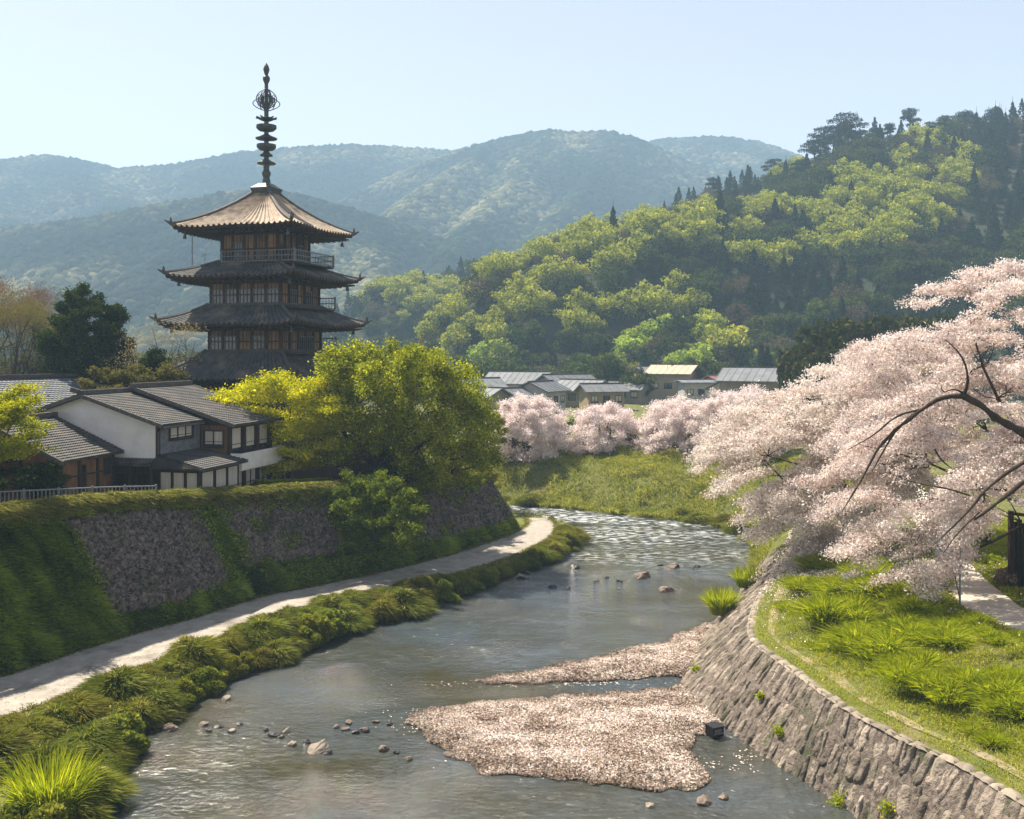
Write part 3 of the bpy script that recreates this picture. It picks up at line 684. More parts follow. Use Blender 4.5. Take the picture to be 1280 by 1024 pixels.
# ------------------------------------------------------------------ houses on the left bank
def tile_plane(b, A, B, Cc, D, rib=.24, course=.28, m=0, th=.14, mu=0):
    """A-B ridge, D-C eave. ribbed tile surface with courses plus an underside"""
    A, B, Cc, D = [np.array(p, float) for p in (A, B, Cc, D)]
    L = max(np.linalg.norm(B-A), np.linalg.norm(Cc-D)); S = max(np.linalg.norm(D-A), np.linalg.norm(Cc-B))
    nrm = np.cross(B-A, D-A); nrm /= np.linalg.norm(nrm)
    if nrm[2] < 0: nrm = -nrm
    nu = max(2, int(L/rib)); nv = max(2, int(S/course))
    us = np.linspace(0, 1, nu*3+1); rows = []
    for j in range(nv):
        rows += [(j/nv, .035*0), ((j+.97)/nv, .05)]
    vs = []; 
    for t, h in rows:
        for u in us:
            p = (A*(1-u)+B*u)*(1-t) + (D*(1-u)+Cc*u)*t
            hh = h + .034*max(0, math.cos(u*nu*2*math.pi))
            vs.append(p + nrm*hh)
    n = len(us); base = len(b.v)
    b.v += [tuple(p) for p in vs]
    for j in range(len(rows)-1):
        for i in range(n-1):
            b.f.append((base+j*n+i, base+j*n+i+1, base+(j+1)*n+i+1, base+(j+1)*n+i)); b.m.append(m)
    q = [p - nrm*0.01 for p in (A,B,Cc,D)] + [p - nrm*th for p in (A,B,Cc,D)]
    b.add(q, [(0,1,2,3),(7,6,5,4),(0,4,5,1),(1,5,6,2),(2,6,7,3),(3,7,4,0)], mu)

def window_part(parent, a, b_, z0, z1, nrm, curtain=True, bars=1, name='window', recess=.0):
    """window in a wall running from a to b_ (xy), outward normal nrm"""
    a = np.array(a, float); b_ = np.array(b_, float); n = np.array(nrm, float)
    w = MB(); P = lambda t, o, z: (*(a*(1-t)+b_*t + n*o), z)
    for z in (z0, z1): w.bar(P(0,.05,z), P(1,.05,z), .08)
    for t in np.linspace(0, 1, bars+2): w.bar(P(t,.05,z0), P(t,.05,z1), .07)
    w.bar(P(0,.05,(z0*.65+z1*.35)), P(1,.05,(z0*.65+z1*.35)), .035)
    wo2 = w.build(name, M['darkwood'], parent)
    g = MB(); g.add([P(0,.02,z0),P(1,.02,z0),P(1,.02,z1),P(0,.02,z1)], [(0,1,2,3)]); g.build('pane', M['glass'], wo2)
    if curtain:
        c = MB(); k = 25; vs = []; zc0 = z0 + (z1-z0)*.2
        for i in range(k):
            t = .06+.88*i/(k-1); o = .033+.012*math.sin(i*1.7)
            vs += [P(t,o,zc0), P(t,o,z1-.05)]
        c.add(vs, [(2*i,2*i+2,2*i+3,2*i+1) for i in range(k-1)]); c.build('curtain', M['curtain'], wo2)
    return wo2

def make_house():
    zb = 6.62; X0, Y0 = (197-640)/F*62.5, 62.5
    e = empty('house', (X0, Y0, zb), R(-14), 'two-storey house with white plaster gable and stepped grey tiled roofs above the river wall', 'house')
    e.scale = (1.04, 1.04, .985)
    # wing 1: ridge x=-5, eaves z 5.1
    def rz1(x): return 6.75 - .335*abs(x+5.0)
    w = MB(); prof = [(-9.4,-.5),(0,-.5),(0,rz1(0)-.12),(-5,rz1(-5)-.12),(-9.4,rz1(-9.4)-.12)]
    prof2 = [(-9.4,2.62),(0,2.62),(0,rz1(0)-.12),(-5,rz1(-5)-.12),(-9.4,rz1(-9.4)-.12)]
    w.prism(prof2, 0, .25); w.build('gable_wall', M['plaster'], e)
    w = MB(); w.prism([(-9.3,-.5),(0.001,-.5),(0.001,rz1(0)-.15),(-5,rz1(-5)-.15),(-9.3,rz1(-9.3)-.15)], .26, 4.6)
    w.box(-.12,.06,-.03,.2,2.3,5.0); w.build('timber_wall', M['darkwood'], e)
    r = MB()
    tile_plane(r, (-5,-.55,6.78), (-5,4.7,6.78), (.62,4.7,rz1(.62)+.03), (.62,-.55,rz1(.62)+.03))
    tile_plane(r, (-5,4.7,6.78), (-5,-.55,6.78), (-10.1,-.55,rz1(-10.1)+.03), (-10.1,4.7,rz1(-10.1)+.03))
    ro = r.build('roof', M['tile'], e)
    q = MB(); q.bar((-5,-.62,6.9),(-5,4.8,6.9),.3,.28)
    q.bar((-5,-.56,6.72),(.66,-.56,rz1(.66)-.02),.16,.24); q.bar((-5,-.56,6.72),(-10.1,-.56,rz1(-10.1)-.02),.16,.24)
    q.bar((-5.0,-.62,6.95),(-5.5,-.75,7.1),.16,.3); q.build('ridge_and_verge', M['ridge'], ro)
    g = MB(); g.tube([(.68,-.55,rz1(.68)-.12),(.68,4.1,rz1(.68)-.14)], .07, 6); g.tube([(.68,-.2,rz1(.68)-.12),(.12,-.1,4.4),(.12,-.1,3.0)], .045, 6); g.build('gutter', M['ridge'], e)
    # wing 2
    def rz2(x): return 7.02 - .335*abs(x+4.6)
    w = MB(); w.prism([(-9,-.5),(2.0,-.5),(2.0,rz2(2.0)-.15),(-4.6,rz2(-4.6)-.15),(-9,rz2(-9)-.15)], 4.7, 10.4); w2 = w.build('timber_wall', M['darkwood'], e)
    r = MB()
    tile_plane(r, (-4.6,4.15,7.05), (-4.6,10.9,7.05), (2.75,10.9,rz2(2.75)+.03), (2.75,4.15,rz2(2.75)+.03))
    tile_plane(r, (-4.6,10.9,7.05), (-4.6,4.15,7.05), (-9.8,4.15,rz2(-9.8)+.03), (-9.8,10.9,rz2(-9.8)+.03))
    ro = r.build('roof', M['tile'], e)
    q = MB(); q.bar((-4.6,4.05,7.2),(-4.6,11,7.2),.32,.3)
    for yy in (4.14, 10.92): q.bar((-4.6,yy,7.0),(2.8,yy,rz2(2.8)-.02),.16,.26)
    q.bar((-4.6,4.14,7.0),(-9.8,4.14,rz2(-9.8)-.02),.16,.26); q.build('ridge_and_verge', M['ridge'], ro)
    # upper windows
    wn = MB(); wn.box(.0,.05,.2,4.6,2.6,4.9); wn.build('grey_boards', M['railblue'], e)
    window_part(e, (.06,1.1), (.06,3.7), 3.75, 4.65, (1,0), True, 2)
    wn = MB(); wn.box(.1,2.0,4.62,4.7,2.5,4.5); wn.build('brown_boards', M['wood'], e)
    window_part(e, (.35,4.62), (1.75,4.62), 3.0, 4.15, (0,-1), True, 1)
    for y0 in (4.85, 6.65, 8.45):
        window_part(e, (2.0,y0), (2.0,y0+1.5), 2.55, 4.3, (1,0), True, 0)
    pst = MB()
    for y0 in (4.7, 6.5, 8.3, 10.1): pst.box(2.02,2.25,y0-.12,y0+.12,-.3,4.45)
    pst.build('posts', M['darkwood'], e)
    # balcony and lower windows of wing 2
    bl = MB(); bl.box(2.0,3.0,4.7,10.6,1.45,1.6); bl.box(2.92,3.05,4.7,10.6,1.6,2.62); bl.box(2.0,3.05,4.6,4.72,1.45,2.62); bl.box(2.0,3.05,10.6,10.72,1.45,2.62); bl.build('balcony', M['plaster'], e)
    for y0 in (4.95, 6.75, 8.45):
        window_part(e, (2.02,y0), (2.02,y0+1.5), -.15, 1.35, (1,0), True, 1)
    # ground floor extension with hipped pent roof
    g = MB(); g.box(0,2.8,.1,4.6,-.5,2.05); g.build('ground_floor_wall', M['darkwood'], e)
    for xa, xb in ((.12,.92),(1.0,1.8),(1.9,2.68)):
        window_part(e, (xa,.1), (xb,.1), -.1, 1.9, (0,-1), True, 0)
    for ya, yb in ((.2,1.6),(1.75,3.1),(3.2,4.5)):
        window_part(e, (2.8,ya), (2.8,yb), -.1, 1.9, (1,0), True, 0)
    r = MB()
    tile_plane(r, (.03,.02,2.95), (.03,4.65,2.95), (3.5,4.65,2.2), (3.5,-.7,2.2))
    tile_plane(r, (-.02,.0,2.95), (.03,.02,2.95), (3.5,-.7,2.2), (-.1,-.7,2.2))
    r.build('pent_roof', M['tile'], e)
    r = MB(); tile_plane(r, (-9.2,-.02,2.72), (-.02,-.02,2.72), (-.02,-.85,2.42), (-9.2,-.85,2.42)); r.build('pent_roof', M['tile'], e)
    # dark veranda under the white wall
    g = MB(); g.box(-6.9,-.05,.28,.4,-.5,2.5)
    for xx in (-2.9,-1.5,-.1): g.box(xx-.08,xx+.08,-.6,-.44,-.4,2.45)
    g.build('veranda', M['darkwood'], e)
    for xa in (-3.0,-1.6):
        window_part(e, (xa,.28), (xa+1.3,.28), .2, 1.7, (0,-1), False, 1)
    return e
make_house()

def make_annex():
    zb = 6.9; X0, Y0 = (197-640)/F*62.5, 62.5
    a = R(-11); ca, sa = math.cos(a), math.sin(a)
    ox, oy = -7.4, -5.6
    loc = (X0 + ox*ca - oy*sa, Y0 + ox*sa + oy*ca, zb)
    e = empty('storehouse', loc, a, 'small rust-brown timber outbuilding with grey tiled gable roof in front of the white gable', 'outbuilding')
    rr = lambda x: 4.95 - .44*abs(x-.2)
    w = MB(); w.prism([(-4,-.6),(4.5,-.6),(4.5,rr(4.5)-.1),(.2,4.85),(-4,rr(-4)-.1)], 0, 5.3); w.build('wall', M['annex'], e)
    t = MB()
    for y0 in (.1, 1.8, 3.6, 5.2): t.box(4.5,4.62,y0-.08,y0+.08,-.5,3.05)
    t.box(4.5,4.6,0,5.3,2.9,3.05); t.box(4.5,4.6,0,5.3,1.7,1.78)
    for x0 in (-3.9,-2,0,2,4.4): t.box(x0-.08,x0+.08,-.1,0,-.5,3.0)
    t.build('timber_frame', M['darkwood'], e)
    for y0, y1, z0, z1 in ((2.1,2.4,.2,2.3),(4.3,4.9,1.5,2.5)):
        window_part(e, (4.5,y0), (4.5,y1), z0, z1, (1,0), False, 0)
    d = MB(); d.box(-3.0,-.9,-.08,-.01,-.4,2.1); d.build('door', M['darkwood'], e)
    r = MB()
    tile_plane(r, (.2,-.6,4.98), (.2,5.6,4.98), (5.1,5.6,rr(5.1)+.03), (5.1,-.6,rr(5.1)+.03))
    tile_plane(r, (.2,5.6,4.98), (.2,-.6,4.98), (-4.7,-.6,rr(-4.7)+.03), (-4.7,5.6,rr(-4.7)+.03))
    ro = r.build('roof', M['tile'], e)
    q = MB(); q.bar((.2,-.7,5.12),(.2,5.7,5.12),.3,.28); q.bar((.2,-.62,4.9),(5.15,-.62,rr(5.15)-.04),.16,.26); q.bar((.2,-.62,4.9),(-4.7,-.62,rr(-4.7)-.04),.16,.26)
    q.build('ridge_and_verge', M['ridge'], ro)
make_annex()

def gable_house(name, loc, rz, Lx, Ly, hz, pitch, wallm, roofm, label, over=.6, tiles=False, wins=3, group=None, hip=0):
    """ridge along local x"""
    e = empty(name, loc, rz, label, 'house', group)
    rh = Ly/2*pitch
    w = MB(); P = [(-Ly/2,-1),(Ly/2,-1),(Ly/2,hz),(0,hz+rh),(-Ly/2,hz)]
    n = len(P); vs = [(-Lx/2,y,z) for y,z in P]+[(Lx/2,y,z) for y,z in P]
    w.add(vs, [tuple(range(n))[::-1], tuple(range(n,2*n))]+[(i,(i+1)%n,(i+1)%n+n,i+n) for i in range(n)]); w.build('wall', wallm, e)
    r = MB(); o = over; ze = hz - o*pitch + .05; zr = hz + rh + .05; rx = Lx/2+o-hip
    for sg in (-1, 1):
        y1 = sg*(Ly/2+o)
        if tiles: tile_plane(r, (-rx*sg,0,zr), (rx*sg,0,zr), ((Lx/2+o)*sg,y1,ze), (-(Lx/2+o)*sg,y1,ze), .35, .4)
        else:
            nrm = .15; r.add([(-rx,0,zr),(rx,0,zr),(Lx/2+o,y1,ze),(-(Lx/2+o),y1,ze),(-rx,0,zr+nrm),(rx,0,zr+nrm),(Lx/2+o,y1,ze+nrm),(-(Lx/2+o),y1,ze+nrm)],
                         [(0,1,2,3),(7,6,5,4),(0,4,5,1),(1,5,6,2),(2,6,7,3),(3,7,4,0)])
            k = max(4, int(Lx/1.2))
            for i in range(k+1):
                x = -Lx/2-o+.1+(Lx+2*o-.2)*i/k; r.bar((x,0,zr+nrm+.03),(x,y1,ze+nrm+.03),.09,.06)
    ro = r.build('roof', roofm, e)
    q = MB(); q.bar((-rx,0,zr+.2),(rx,0,zr+.2),.35,.25); q.build('ridge_cap', M['ridge'], ro)
    for i in range(wins):
        x = -Lx/2 + Lx*(i+.5)/wins; ww = Lx/wins*.28
        window_part(e, (x-ww,-Ly/2), (x+ww,-Ly/2), hz*.42, hz*.42+1.2, (0,-1), i%2==0, 1)
        window_part(e, (x+ww,Ly/2), (x-ww,Ly/2), hz*.42, hz*.42+1.2, (0,1), False, 1)
    return e
# roof behind at far left
x, y, z = at(32, 520, 78); gable_house('house', (x-1, y, 6.0), R(62), 12, 12, 5.8, .34, M['vwall2'], M['tile_blue'], 'house with long blue-grey tiled roof behind the white gable, at the far left', .7, True, 3)

# village under the hill
vill = [
 (597,474,188,9,8,.42, 25, 'vwall2','vroof1','small house with pale grey roof, leftmost house under the wooded hill'),
 (650,466,205,14,11,.42,-20,'vwall','vroof1','wide house with pale blue-grey metal roof beyond the first cherry trees'),
 (708,469,200,12,10,.46, 34,'vwall2','vroof2','brown-walled house with steep dark grey roof in the far village'),
 (728,476,192,10,9,.44,-35,'vwall2','vroof1','small grey-roofed house turned sideways in front of the steep dark roof'),
 (770,468,236,11,9,.34,-8,'vwall2','vroof3','low house with red-brown roof between the grey-roofed village houses'),
 (843,457,222,11,9,.42,-30,'vwall3','vroof4','ochre house with tan roof standing alone at the foot of the hill'),
 (872,476,205,8,6,.14, 6,'vwall','vroof1','small white flat-roofed shed in front of the ochre house'),
 (950,461,186,14.5,12,.40,-28,'vwall2','vroof1','long house with broad grey roof beside the big cherry blossoms'),
 (622,488,172,11,9,.4, 35,'vwall2','vroof2','low dark grey roofed house half hidden behind the first cherry tree'),
 (1003,466,215,12,9,.36, 10,'vwall','vroof2','grey-roofed house half hidden by blossom near the dark tree clump'),
 (604,486,165,8,6,.44,-40,'vwall2','vroof1','small grey-roofed cottage tucked left of the first far cherry tree'),
 (676,478,178,9,7,.44,60,'vwall','vroof2','narrow gabled house facing the river between the first two far cherries'),
 (752,481,182,8,6,.4,15,'vwall3','vroof2','small yellowish cottage behind the second far cherry tree'),
 (800,474,228,9,7,.4,-20,'vwall','vroof2','grey cottage left of the ochre house'),
 (905,470,215,9,7,.42,30,'vwall2','vroof3','reddish-roofed cottage right of the white shed'),
 (630,464,240,10,8,.4,-12,'vwall','vroof2','house high at the wood edge behind the wide pale-roofed house'),
 (738,472,222,10,8,.42,35,'vwall','vroof1','pale-walled house in the middle gap of the village, turned toward the left'),
 (786,478,205,8.5,7,.42,-30,'vwall2','vroof2','dark-roofed cottage just left of the ochre house, closer to the river'),
 (818,470,246,9,7,.4,12,'vwall','vroof1','little house at the wood edge right above the dark-roofed cottage'),
 (915,477,196,8,7,.45,40,'vwall','vroof2','small steep-roofed house against the left end of the long grey-roofed house'),
 (1045,500,150,10,8,.4, -15,'vwall2','vroof2','dark-roofed house deep behind the big cherry blossoms'),
]
for u, v, Y, lx, ly, pi_, rot, wm_, rm, lab in vill:
    X = (u-640)/F*Y; z = float(terrain(np.array([X]), np.array([Y]))[0]); zr = CZ-(v-H0)/F*Y
    lx *= .86; ly *= .86; gable_house('house', (X, Y, z), R(rot), lx, ly, max(2.6, zr - z - ly/2*pi_), pi_, M[wm_], M[rm], lab, .8, False, 3, 'houses of the far village')
# utility poles in the village
# ------------------------------------------------------------------ fence and small things on the left bank top
def make_fence():
    A = np.array(onz(8, 648, 7.55)); A = np.array([-27.6, 52.4]); B = np.array([-20.6, 57.6])
    e = empty('railing', (A[0], A[1], 7.3), 0, 'low grey picket railing along the top of the left bank in front of the outbuilding', 'railing')
    L = np.linalg.norm(B-A); n = int(L/.2); d = (B-A)/L
    b = MB(); zt = lambda t: float(plateau(A[1]+d[1]*t)) - 7.3
    P = [(d[0]*t, d[1]*t, zt(t)) for t in np.linspace(0, L, 12)]
    b.tube([(x, y, z+1.15) for x, y, z in P], .04, 6); b.tube([(x, y, z+.15) for x, y, z in P], .03, 6); b.build('rail', M['metal'], e)
    b = MB()
    for i in range(n):
        t = i*L/n; b.bar((d[0]*t, d[1]*t, zt(t)-.1), (d[0]*t, d[1]*t, zt(t)+1.12), .045)
    o = b.build('pickets', M['metal'], e)
    for t in np.linspace(0, L, 6):
        b = MB(); b.box(d[0]*t-.05, d[0]*t+.05, d[1]*t-.05, d[1]*t+.05, zt(t)-.3, zt(t)+1.25); b.build('post', M['metal'], e)
make_fence()
def dark_fence(name, A, B, h, mat, label, cat, top=None):
    A = np.array(A); B = np.array(B); z0 = float(terrain(A[:1], A[1:2])[0])
    e = empty(name, (A[0], A[1], z0), 0, label, cat); L = np.linalg.norm(B-A); d = (B-A)/L
    b = MB(); n = int(L/.22); rng = np.random.default_rng(3)
    for i in range(n):
        t = (i+.5)*L/n; b.bar((d[0]*t, d[1]*t, -.3), (d[0]*t, d[1]*t, h*(1+rng.random()*.04)), .19, .03)
    b.build('boards', mat, e)
    for t in np.linspace(0, L, max(2, int(L/2))):
        b = MB(); b.bar((d[0]*t, d[1]*t, -.3), (d[0]*t, d[1]*t, h+.12), .13); b.build('post', M['darkwood'], e)
    b = MB(); b.bar((0,0,h+.06), (d[0]*L, d[1]*L, h+.06), .12, .08); b.bar((0,0,h*.5), (d[0]*L, d[1]*L, h*.5), .1, .08); b.build('rail', M['darkwood'], e)
    return e
dark_fence('board_fence', (-15.5,70), (-7.5,77.8), 1.5, M['darkwood'], 'low dark board fence under the big willow behind the bank top', 'fence')
gable_house('hut', (-12.0, 79.5, 5.4), R(35), 7, 4, 1.5, .35, M['vwall2'], M['vroof3'], 'low hut with brown roof half hidden beneath the big willow', .5, False, 2)['category'] = 'hut'
# ------------------------------------------------------------------ retaining walls
def tone_mod(m, lo, hi):
    """vary a stone material's own brightness from stone to stone by the 'tone' attribute"""
    N = m.node_tree.nodes; L = m.node_tree.links; p = [n for n in N if n.type == 'BSDF_PRINCIPLED'][0]
    lk = p.inputs['Base Color'].links[0].from_socket
    a = N.new('ShaderNodeAttribute'); a.attribute_name = 'tone'; r = N.new('ShaderNodeMapRange'); r.inputs[3].default_value = lo; r.inputs[4].default_value = hi
    h = N.new('ShaderNodeHueSaturation'); L.new(a.outputs['Fac'], r.inputs[0]); L.new(r.outputs[0], h.inputs['Value']); L.new(lk, h.inputs['Color']); L.new(h.outputs[0], p.inputs['Base Color'])
tone_mod(M['wallstone'], .5, 1.4); tone_mod(M['rubble'], .3, 2.1); tone_mod(M['coping'], .75, 1.25)

def right_wall():
    rng = np.random.default_rng(21); n = 900
    B = smoothline(BR[2:14], n, 2); T = smoothline(CR[2:15], n, 2)
    L = np.r_[0, np.cumsum(np.linalg.norm(np.diff(T, axis=0), axis=1))]; Ltot = L[-1]
    def S(s, t):
        i = np.clip(s/Ltot, 0, 1)*(n-1); b = np.stack([np.interp(i, np.arange(n), B[:, k]) for k in (0,1)], -1); c = np.stack([np.interp(i, np.arange(n), T[:, k]) for k in (0,1)], -1)
        tt = t[..., None]; q = b*(1-tt)+c*tt
        zc = np.interp(q[..., 1], [0,66,82], [2.8,2.8,3.6])
        return np.concatenate([q, (-.25 + (zc+.25)*t)[..., None]], -1)
    parts = []; gx, gy = 8, 14
    rows = 3
    for r in range(rows):
        s = rng.random()*.3
        while s < Ltot:
            w = rng.uniform(.18, .5) * (1.2 if s < 14 else 1.0)
            t0 = r/rows + rng.uniform(-.05,.05)*(r>0); t1 = (r+1)/rows + rng.uniform(-.05,.05)*(r<rows-1)
            sh = rng.uniform(.1,.5); js = rng.uniform(-.06,.06,4)
            a = np.linspace(0, 1, gx)[None, :]; b = np.linspace(0, 1, gy)[:, None]
            pin = 1 - rng.uniform(.1,.45)*np.abs(2*b-1)**3; ac = (a-.5)*pin+.5
            ss_ = s + (js[0]*(1-ac)+js[1]*ac)*(1-b) + (js[2]*(1-ac)+js[3]*ac)*b + ac*w*.96 + sh*(b-.5) + (r*.12)
            pinb = 1 - .12*np.abs(2*a-1)**3; tt = t0 + (t1-t0)*((b-.5)*pinb+.5)*.985
            P = S(ss_, np.clip(tt, 0, 1.0))
            H = rng.uniform(.05,.16)
            prof = (1-np.abs(2*a-1)**5)*(1-np.abs(2*b-1)**8)
            nz = (fbm(ss_*6+r*9, tt*14+3, 3)-.5)*.2
            h = prof*H + nz*np.minimum(1, prof*2) - .06
            dx = P[:, -1]-P[:, 0]; dy = P[-1]-P[0]; N_ = np.cross(dx.mean(0), dy.mean(0)); N_ /= np.linalg.norm(N_); N_ = N_ if N_[0] < 0 else -N_
            P = P + N_*h[..., None]
            i = np.arange(gx-1); j = np.arange(gy-1)[:, None]*gx
            parts.append((P.reshape(-1,3), np.stack([j+i,j+i+1,j+gx+i+1,j+gx+i],-1).reshape(-1,4), 0, rng.random()))
            s += w
    # backing sheet of dark joints
    ss2, tt2 = np.meshgrid(np.linspace(0, Ltot, 300), np.linspace(0, 1, 8)); P = S(ss2, tt2); P[..., 0] += .01
    i = np.arange(299); j = np.arange(7)[:, None]*300
    V, Fq, mi, tn = merge(parts)
    e = tag(link('retaining_wall', npmesh('retaining_wall', V, Fq, M['wallstone'], tone=tn, smooth=True)), 'sloping retaining wall of long rough brown stones along the right side of the river', 'stone wall')
    link('joint_bed', npmesh('joint_bed', P.reshape(-1,3), np.stack([j+i,j+i+1,j+301,j+300],-1).reshape(-1,4) if False else np.stack([j+i,j+i+1,j+300+i+1,j+300+i],-1).reshape(-1,4), M['darkstone']), e)
    # coping: a row of irregular top stones
    parts = []; s = 0
    while s < Ltot:
        w = rng.uniform(.3,.8); k = 6
        a = np.linspace(0,1,k)[None,:]; b = np.linspace(0,1,k)[:,None]
        P = S(s + a*w*.97 + 0*b, np.ones((k,k)))
        i0 = np.clip((s+w/2)/Ltot,0,1)*(n-1); d = T[min(n-1,int(i0)+2)]-T[max(0,int(i0)-2)]; d/=np.linalg.norm(d)+1e-9; nr = np.array([d[1],-d[0]])
        wd = rng.uniform(.32,.5)
        P[...,0] += nr[0]*(b*wd-.1); P[...,1] += nr[1]*(b*wd-.1)
        prof = (1-np.abs(2*a-1)**4)*(1-np.abs(2*b-1)**4)
        P[...,2] += -.08 + prof*rng.uniform(.06,.14) + (fbm(P[...,0]*5,P[...,1]*5,3)-.5)*.14
        i = np.arange(k-1); j = np.arange(k-1)[:,None]*k
        parts.append((P.reshape(-1,3), np.stack([j+i,j+i+1,j+k+i+1,j+k+i],-1).reshape(-1,4),0,rng.random())); s += w
    V, Fq, mi, tn = merge(parts)
    link('coping', npmesh('coping', V, Fq, M['coping'], tone=tn, smooth=True), e)
    # little plants growing in the joints
    for s_, t_, r_ in ((11.5,.35,.22),(18,.42,.2),(20.5,.6,.14),(8,.5,.2),(13.5,.15,.3),(6,.2,.22),(27,.3,.2)):
        c = S(np.array(s_), np.array(t_)); P = np.repeat(c[None], 260, 0) + rng.normal(size=(260,3))*r_*.5; P[:,0]-=.18
        V, Fq = leafquads(P, .09, rng); link('wall_plant', npmesh('wall_plant', V, Fq, M['tuft'], tone=np.repeat(rng.random(260),4)), e)
    p = MB(); return S, Ltot
WS, WL = right_wall()

def BT(p, t):
    b = np.stack([np.interp(p, np.arange(len(BL)), np.array(BL)[:, k]) for k in (0,1)], -1)
    c = np.stack([np.interp(p, np.arange(len(TL)), np.array(TL)[:, k]) for k in (0,1)], -1)
    q = b*(1-t[..., None]) + c*t[..., None]
    z = .8 + (plateau(q[..., 1])-.8)*np.clip(t*1.02,0,1)**.9
    return np.concatenate([q, z[..., None]], -1)
def bt_normal(p):
    P0 = BT(p-.05, np.full_like(p,.5)); P1 = BT(p+.05, np.full_like(p,.5)); A = BT(p, np.full_like(p,.3)); B_ = BT(p, np.full_like(p,.7))
    N_ = np.cross(P1-P0, B_-A); N_ /= np.linalg.norm(N_, axis=-1, keepdims=True)
    return np.where(N_[..., 2:3] < 0, -N_, N_)
PANELS = [((3.3,5.62),(3.9,5.75),.10,.96,'nearest panel of dark rubble wall on the left bank, below the picket railing'),
          ((5.72,7.8),(5.95,7.65),.2,.98,'middle panel of dark rubble wall on the left bank, below the two-storey house'),
          ((8.9,12.2),(8.45,12.2),.1,.985,'farthest dark rubble wall on the left bank, ending at the river bend')]
def panel_range(k, t): (a0,a1),(b0,b1) = PANELS[k][0], PANELS[k][1]; return b0*(1-t)+a0*t, b1*(1-t)+a1*t
def in_panels(p, t, m=0.):
    r = np.zeros(p.shape, bool)
    for k in range(3):
        lo, hi = panel_range(k, t); w = .12*(fbm(t*6+k, p*2, 2)-.5)
        r |= (p > lo+w+m) & (p < hi+w-m) & (t > PANELS[k][2]+.1*fbm(p*5, t*0+k, 3)) & (t < PANELS[k][3]-.08*fbm(p*7, t*0+k, 3))
    return r
def left_walls():
    rng = np.random.default_rng(4)
    for k in range(3):
        nx, ny = (220, 80); a = np.linspace(0,1,nx)[None,:]; t = np.linspace(PANELS[k][2], PANELS[k][3], ny)[:,None]+0*a
        lo, hi = panel_range(k, t); p = lo + (hi-lo)*a
        P = BT(p, t); N_ = bt_normal(p)
        ed = np.minimum(1, np.minimum(a, 1-a)*14) * np.minimum(1, np.minimum(t-PANELS[k][2], PANELS[k][3]-t)*14)
        sx = p*6; sy = t*6
        cells = np.abs(((fbm(sx*2.2, sy*2.2, 2)*9) % 1)-.5)
        h = -.25 + .48*ed + .22*(fbm(sx*1.3, sy*1.3, 4)-.5) + .12*cells*ed + .15*(fbm(sx*5, sy*5, 2)-.5)*ed + .35*np.sin(np.pi*a)*(k==0)
        P = P + N_*h[...,None]
        i = np.arange(nx-1); j = np.arange(ny-1)[:,None]*nx
        e = tag(link('retaining_wall', npmesh('retaining_wall', P.reshape(-1,3), np.stack([j+i,j+i+1,j+nx+i+1,j+nx+i],-1).reshape(-1,4), M['darkstone'], smooth=True)), PANELS[k][4], 'stone wall')
        # proud rubble faces
        m = 13000; ii = rng.integers(1, ny-1, m); jj = rng.integers(1, nx-1, m); rag = np.minimum(np.minimum(ii, ny-1-ii)/ny*2.2, np.minimum(jj, nx-1-jj)/nx*1.6) + .16*(fbm(ii/9., jj/11., 3)-.5) > .05; ii = ii[rag]; jj = jj[rag]; m = len(ii); c = P[ii, jj]; Nn = N_[ii, jj]
        T1 = np.cross(Nn, rand_unit(m, rng)); T1 /= np.linalg.norm(T1, axis=1, keepdims=True); T2 = np.cross(Nn, T1)
        s = rng.uniform(.09, .3, (m,1)); q = rng.uniform(.6,1,(m,4,1))
        O = np.stack([c+T1*s*q[:,0], c+T2*s*.75*q[:,1], c-T1*s*q[:,2], c-T2*s*.75*q[:,3], c+Nn*s*.55+T1*s*.1, c-Nn*s*.4], 1)
        f = np.array([(0,1,4),(1,2,4),(2,3,4),(3,0,4)]); Fq = (f[None]+(np.arange(m)*6)[:,None,None]).reshape(-1,3)
        link('rubble', npmesh('rubble', O.reshape(-1,3), Fq, M['rubble'], tone=np.repeat(rng.random(m),6)), e)
def wall_creepers():
    rng = np.random.default_rng(41); n = 60000; p = rng.uniform(3.2, 10.2, n); t = rng.uniform(.03, 1, n)
    lo = in_panels(p, t, 0.) & ~in_panels(p, t, .16); f = fbm(p*3.1, t*4.5, 3); k = (lo & (f > .4)) | (in_panels(p, t, 0.) & (f > .63)) | ((t > .84+.25*(f-.5)) & (f > .42)) | ((t < .2) & (f > .45)); p, t = p[k], t[k]
    P = BT(p, t) + bt_normal(p)*(.36+.15*rng.random(len(p)))[:,None]
    V, Fq = leafquads(P, .12, rng); tag(link('wall_creeper', npmesh('wall_creeper', V, Fq, M['ivy'], tone=np.repeat(rng.random(len(p)),4))), kind='stuff')
left_walls(); wall_creepers()

